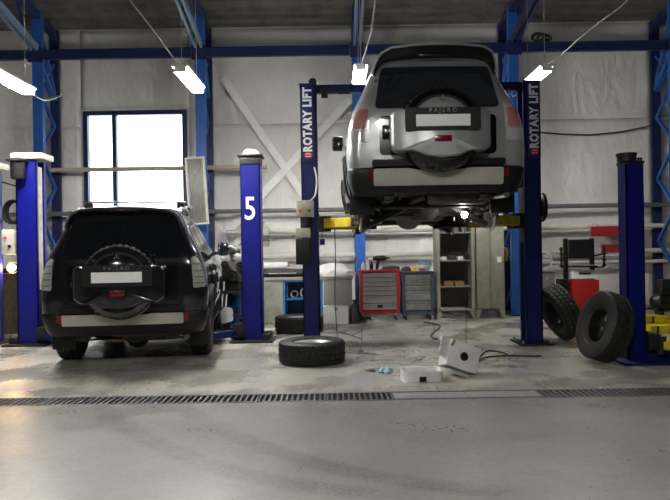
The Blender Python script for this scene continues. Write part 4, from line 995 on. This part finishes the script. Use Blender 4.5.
part('lens', B().patch(rpoly([(-.12, .22), (.12, .27), (.10, .48), (-.06, .52), (-.14, .42)], .04), lambda x, z, o: Vector((x, -.03-o-.05*(1-(x/.15)**2), z)), .03, .06), LENS_CLEAR, t)
part('lamp_shell', B().loft([[Vector((x*q, yy, .37+(z-.37)*q)) for x, z in rpoly([(-.12, .22), (.12, .27), (.10, .48), (-.06, .52), (-.14, .42)], .04)] for q, yy in ((1, -.05), (1, .05), (.6, .14))]), M['chrome'], t)
part('prop', B().box((0, .04, .12), (.14, .12, .24), bev=.01), M['black_pl'], t)

# ribbed heater panel on the column right of the window
hc = W(197, 191, 12.0)
t = thing('heater_panel', 'pale ribbed metal panel hung on the column right of the window', 'heater', hc, rot=(0, R(-3), 0))
part('frame', B().box((-.165, 0, 0), (.03, .10, 1.26)).box((.165, 0, 0), (.03, .10, 1.26)).box((0, 0, .615), (.30, .10, .03)).box((0, 0, -.615), (.30, .10, .03)), M['pipe_white'], t)
part('backing', B().box((0, .04, 0), (.30, .01, 1.2)), M['cab'], t)
for k in range(7): part('rib', B().box((-.129+.043*k, -.005, 0), (.020, .06, 1.2), bev=.004), M['drawer'], t)
part('hanger', B().box((-.02, .12, .3), (.05, .2, .03)).box((-.02, .12, -.3), (.05, .2, .03)), M['cab_in'], t)

# far left corner clutter
t = thing('machine_cabinet', 'dark machine cabinet at the left edge behind the lift posts', 'machine', (-5.15, 10.6, 0))
part('machine_body', B().box((0, .25, .50), (.75, .5, 1.0), bev=.02), M['rust'], t); part('machine_top', B().box((0, .25, 1.05), (.82, .56, .08), bev=.02), M['dark_metal'], t)
part('spindle_head', B().box((.08, .25, 1.28), (.34, .36, .38), bev=.05, seg=3), M['dark_metal'], t); part('door', B().box((.05, -.008, .45), (.5, .02, .7), bev=.004), M['cast'], t)
t = thing('work_lamp', 'small glowing warm work lamp at the left edge', 'lamp', (-4.86, 9.62, 1.12))
part('bulb', B().lathe([(0, -.05), (.03, -.045), (.048, -.02), (.05, .0), (.04, .03), (.02, .05), (0, .05)], 16, RX(PI/2)), M['bulb_warm'], t); part('lamp_shade', B().lathe([(.03, .12), (.05, .1), (.09, .0), (.095, .0), (.055, .105), (.03, .125)], 18, T(0, .02, 0) @ RX(-PI/2) @ T(0, 0, 0), closed=True), M['black_pl'], t); part('stem', B().tube([(0, .12, 0), (0, .2, -.05), (0, .24, -1.12)], .014, 8), M['dark_metal'], t); part('foot', B().cyl((0, .24, -1.12), (0, .24, -1.09), .14, seg=18), M['dark_metal'], t)
t = thing('hose_coil', 'black air hose coil hung between the two left lift posts', 'hose', W(14, 212, 9.75))
for k in range(5): part('loop', B().tube([(.13*math.cos(a), .03*k-.06+.012*math.sin(a), .17*math.sin(a)) for a in [2*PI*i/28 for i in range(28)]], .02, 8, closed=True), M['black_pl'], t)
part('hook', B().tube([(0, -.1, .17), (0, .1, .17), (0, .1, .4), (-.30, .0, .5)], .012, 6), M['dark_metal'], t)

# ---------------------------------------------------------------- right hand side
t = thing('diagnostic_cart', 'black diagnostic cart with monitor over a red cabinet', 'diagnostic cart', (4.63, 11.92, 0))
part('red_cabinet', B().box((.03, .2, .38), (.50, .42, .60), bev=.012), M['red'], t, 'red cabinet door'); part('base_frame', B().box((.03, .2, .06), (.58, .5, .04), bev=.01), M['black_pl'], t)
for s in (-1, 1):
    part('upright', B().box((.0+s*.25, .25, .95), (.07, .10, 1.02), bev=.012), M['black_pl'], t)
    hk = part('clamp_arm', B().bar((s*.26, .2, 1.12), (s*.40, .05, 1.16), .03, .03).bar((s*.40, .05, .92), (s*.40, .05, 1.30), .03, .03).bar((s*.26, .2, .90), (s*.40, .05, .92), .03, .03), M['black_pl'], t)
    for z in (.95, 1.05, 1.16, 1.26): part('clamp_claw', B().cyl((s*.40-.035, .05, z), (s*.40+.035, .05, z), .018, seg=10), M['dark_metal'], hk)
    for q in (.02, .38): part('caster', B().cyl((.03+s*.25-.015, q, .035), (.03+s*.25+.015, q, .035), .035, seg=14), M['rubber'], t)
mn = part('monitor', B().box((.0, .14, 1.26), (.46, .05, .36), bev=.012), M['black_pl'], t); part('screen', B().box((.0, .112, 1.265), (.40, .006, .30)), M['screen'], mn)
part('keyboard_shelf', B().box((0, .06, .93), (.46, .30, .03), bev=.008), M['black_pl'], t); part('keyboard', B().box((0, .0, .955), (.34, .12, .018), bev=.004), M['cab'], t)
pr = part('printer', B().box((.02, .18, .78), (.42, .34, .16), bev=.02), M['white_plastic'], t, 'pale printer below the keyboard'); part('paper_slot', B().box((.02, .005, .80), (.22, .01, .03)), M['black_pl'], pr)
part('side_box', B().box((-.36, .15, .45), (.16, .25, .5), bev=.01), M['black_pl'], t)
for x0, x1, z, h, l in ((5.12, 6.05, 1.60, .20, 'upper dark red steel beam hung on the wall pipes'), (5.32, 6.05, 1.25, .15, 'lower dark red steel beam hung on the wall pipes')):
    t = thing('red_beam', l, 'beam', ((x0+x1)/2, 12.78, z), group='red beams on the wall'); part('beam_face', B().box((0, 0, 0), (x1-x0, .03, h), bev=.004), M['dark_red'], t)
    part('beam_flange', B().box((0, .04, h/2-.006), (x1-x0, .08, .012)).box((0, .04, -h/2+.006), (x1-x0, .08, .012)), M['dark_red'], t)
    for s in (-1, 1): part('hanger', B().tube([(s*.3, .05, h/2), (s*.3, .10, h/2+.05), (s*.3, .40, h/2+.06)], .01, 6), M['steel'], t)
t = thing('white_ring', 'white ring with a crossbar hung on the wall beside the right lift post', 'ring', W(543, 261, 12.80))
part('ring', B().tube([(.17*math.cos(a), 0, .18*math.sin(a)) for a in [2*PI*i/32 for i in range(32)]], .022, 8, closed=True), M['white_plastic'], t); part('crossbar', B().box((0, 0, 0), (.30, .03, .05), bev=.01), M['white_plastic'], t); part('wall_peg', B().cyl((0, 0, .17), (0, .34, .17), .012, seg=8), M['steel'], t)
t = thing('grey_locker', 'low grey box standing between the right lift post and the diagnostic cart', 'box', (4.02, 12.2, 0)); part('locker_body', B().box((0, .2, .40), (.34, .4, .8), bev=.02), M['drawer2'], t); part('lid', B().box((0, .2, .815), (.36, .42, .03), bev=.008), M['cab_in'], t); part('latch', B().box((0, -.008, .7), (.05, .02, .06)), M['steel'], t)
t = thing('hose_reel', 'black hose reel on the back of the tall right lift post', 'hose reel', (2.865, 8.93, 1.86))
part('reel_drum', B().lathe([(.2, -.05), (.205, -.04), (.13, -.03), (.13, .03), (.205, .04), (.2, .05), (.06, .05), (.06, -.05)], 28, RY(PI/2), closed=True), M['black_pl'], t); part('hose_wind', B().lathe([(.13, -.03), (.18, -.02), (.18, .02), (.13, .03)], 28, RY(PI/2), closed=True), M['rubber'], t); part('wall_bracket', B().box((-.06, -.02, 0), (.10, .05, .10)), M['dark_metal'], t)
t = thing('cable_coil', 'dark clump of coiled cable resting on the beam right of the lifted car', 'cable', W(541, 39, 12.2)+Vector((0, 0, .02)))
for k in range(5): part('loop', B().tube([(.04*k-.08+(.11+.02*(k % 3))*math.cos(a), .02*math.sin(2*a)+.015*k-.03, .005+(.075+.012*(k % 2))*math.sin(a)*(1 if math.sin(a) > 0 else .85)) for a in [2*PI*i/20 for i in range(20)]], .016, 6, closed=True), M['cable_dark'], t)
for k, (x, y, L_, z, l) in enumerate(((5.15, 9.55, 1.0, .0, 'lower yellow steel ramp beam on the floor at the right edge'), (5.18, 9.75, 1.0, .125, 'upper yellow steel ramp beam at the right edge'))):
    t = thing('ramp_beam', l, 'ramp', (x, y, z), R(-3), 'yellow ramp beams at the right edge'); part('beam_body', B().box((0, 0, .06), (L_, .26, .12), bev=.01), M['yellow'], t)
    for q in (-.5, 0, .5): part('rib', B().box((q*L_*.8, -.135, .06), (.03, .012, .10)), M['dark_metal'], t)
t = thing('ramp_wedge', 'small yellow wheel chock on the floor behind the leaning tyres', 'wheel chock', (3.96, 10.4, 0)); part('chock_body', B().prism([(-.16, 0), (.16, 0), (.16, .06), (.04, .20), (-.16, .20)], lambda u, v: Vector((u, -.1, v)), lambda u, v: Vector((u, .1, v))), M['yellow'], t); part('grip_strip', B().bar((.16, 0, .07), (.045, 0, .21), .18, .008), M['dark_metal'], t)
t = thing('compressor', 'dark compressor standing on the yellow ramp at the right edge', 'compressor', (5.12, 9.78, .245))
part('air_tank', B().lathe([(0, -.3), (.08, -.29), (.13, -.22), (.13, .22), (.08, .29), (0, .3)], 20, T(0, 0, .19) @ RY(PI/2)), M['black_pl'], t); part('pump', B().box((-.08, 0, .42), (.2, .18, .24), bev=.03), M['dark_metal'], t); part('motor', B().cyl((.05, 0, .40), (.26, 0, .40), .08, seg=18), M['dark_metal'], t)
for s in (-1, 1): part('tank_foot', B().box((s*.18, 0, .035), (.05, .2, .07)), M['dark_metal'], t)

# ---------------------------------------------------------------- things on the floor in front
bx = W(461, 357, 6.62)
t = thing('light_housing', 'white sheet metal housing with a round dark hole, propped at a tilt', 'housing', (bx.x, bx.y, bx.z), rot=(R(-14), R(21), R(14)))
part('front_face', B().box((0, -.06, 0), (.345, .008, .27), bev=.003), M['card'], t); part('shell', B().box((-.17, .035, 0), (.008, .19, .27)).box((.17, .035, 0), (.008, .19, .27)).box((0, .035, .131), (.345, .19, .008)).box((0, .035, -.131), (.345, .19, .008)), M['card'], t)
part('flap', B().box((-.225, -.03, .035), (.13, .006, .20), rot=RZ(R(24))), M['card'], t, 'bright bent flap'); part('torn_edge', B().box((-.150, -.066, .10), (.03, .004, .075), rot=RY(R(20))), M['brown'], t)
part('socket', B().lathe([(0, .012), (.028, .012), (.045, .006), (.046, -.01), (0, -.01)], 20, T(0, -.064, .0) @ RX(PI/2)), M['black_pl'], t, 'round dark socket')
part('bottom_flange', B().box((.03, -.02, -.165), (.30, .16, .008), rot=RX(R(24))), M['card'], t)
bx = W(423, 384, 6.27)
t = thing('flat_carton', 'flat white open tray lying beside the tilted housing', 'tray', (bx.x, 6.42, 0), R(8))
ol = rpoly([(-.21, -.14), (.19, -.15), (.22, .12), (-.19, .14)], .05, 3, 2)
part('tray_side', B().loft([[Vector((u*q, v*q, z)) for u, v in ol] for q, z in ((1, .0), (1.01, .105), (.96, .105), (.95, .06), (.02, .055))]), M['card'], t); part('notch', B().box((-.02, -.150, .03), (.07, .012, .05), bev=.004), M['black_pl'], t, 'dark notch in the rim')
p = [W(x, y, 838.4/(y+.0157*(x-335)-250)) for x, y in ((478, 360), (487, 352), (500, 353), (507, 356), (487, 358), (479, 361))]
single('bent_rod', B().tube(smooth_path([(q.x, q.y, .012) for q in p]), .009, 6), M['black_pl'], 'looped black rod on the floor behind the tilted housing', 'rod')
p = [W(x, y, 838.4/(y+.0157*(x-335)-250)) for x, y in ((508, 356.5), (525, 357), (541, 357))]
single('pry_bar', B().tube([(q.x, q.y, .012) for q in p], .01, 6), M['dark_metal'], 'thin dark pry bar on the floor near the right lift post', 'pry bar')
p = [W(x, y, 838.4/(y+.0157*(x-335)-250)) for x, y in ((424, 323), (434, 324.5), (440, 327), (434, 333), (431, 337), (437, 340))]
single('floor_hose', B().tube(smooth_path([(q.x, q.y, .012) for q in p]), .012, 6), M['cable_dark'], 'short dark hose curving on the floor before the open cabinet', 'hose')
p = [W(x, y, 838.4/(y+.0157*(x-335)-250)) for x, y in ((340, 333), (352, 336), (362, 340), (362, 335), (352, 337))]
single('wire_stand', B().tube([(p[0].x, p[0].y, .01), (p[1].x, p[1].y, .01), (p[2].x, p[2].y, .01), (p[2].x, p[2].y+.05, .14), (p[4].x, p[4].y, .02)], .008, 6), M['dark_metal'], 'small bent wire stand on the floor right of the lying wheel', 'wire stand')
bg = W(386, 373, 6.75)
single('plastic_bag', B().lathe([(0, .05), (.03, .055), (.06, .035), (.075, .01), (.06, 0), (0, 0)], 16, T(bg.x, 6.82, 0), rfun=lambda r, j, i: r*(1+.3*math.sin(i*1.9+j))), M['teal'], 'small crumpled pale blue plastic bag on the floor', 'bag', smooth=15)
for (x, y, r, l) in ((371, 371, .05, 'dark oily rag scrap left of the plastic bag'), (360, 352, .045, 'dark scrap on the floor right of the lying wheel')):
    D = 838.4/(y+.0157*(x-335)-250); q = W(x, y, D)
    single('floor_scrap', B().lathe([(0, .018), (r*.6, .016), (r, .004), (r, 0), (0, 0)], 12, T(q.x, q.y, 0), rfun=lambda r_, j, i: r_*(1+.3*math.sin(i*2.3))), M['rag'], l, 'scrap')
t = thing('inspection_lamp', 'small glowing inspection lamp hung under the lifted car', 'lamp', (1.466, 7.22, 1.685))
part('bulb', B().lathe([(0, -.035), (.025, -.03), (.036, 0), (.025, .03), (0, .035)], 14), M['bulb_white'], t); part('lamp_hook', B().tube([(0, .01, .03), (0, .015, .10), (0, .02, .16)], .006, 6), M['black_pl'], t)
part('cord', B().tube(smooth_path([(0, 0, -.03), (.003, -.01, -.6), (-.005, -.02, -1.2), (.01, -.03, -1.705), (.1, -.1, -1.708)]), .004, 6), M['cable_dark'], t)
t = thing('air_line', 'thin dark air line hanging from the left lift arm to the floor', 'hose', (.0, 8.25, 0))
part('line', B().tube(smooth_path([(.0, 0, 1.59), (.005, -.02, 1.2), (-.01, -.01, .7), (.02, -.02, .1), (.06, -.05, .01), (.25, -.2, .01), (.5, -.3, .01)]), .006, 6), M['cable_dark'], t); part('nozzle', B().cyl((.5, -.3, .012), (.58, -.33, .012), .012, seg=8), M['steel'], t)
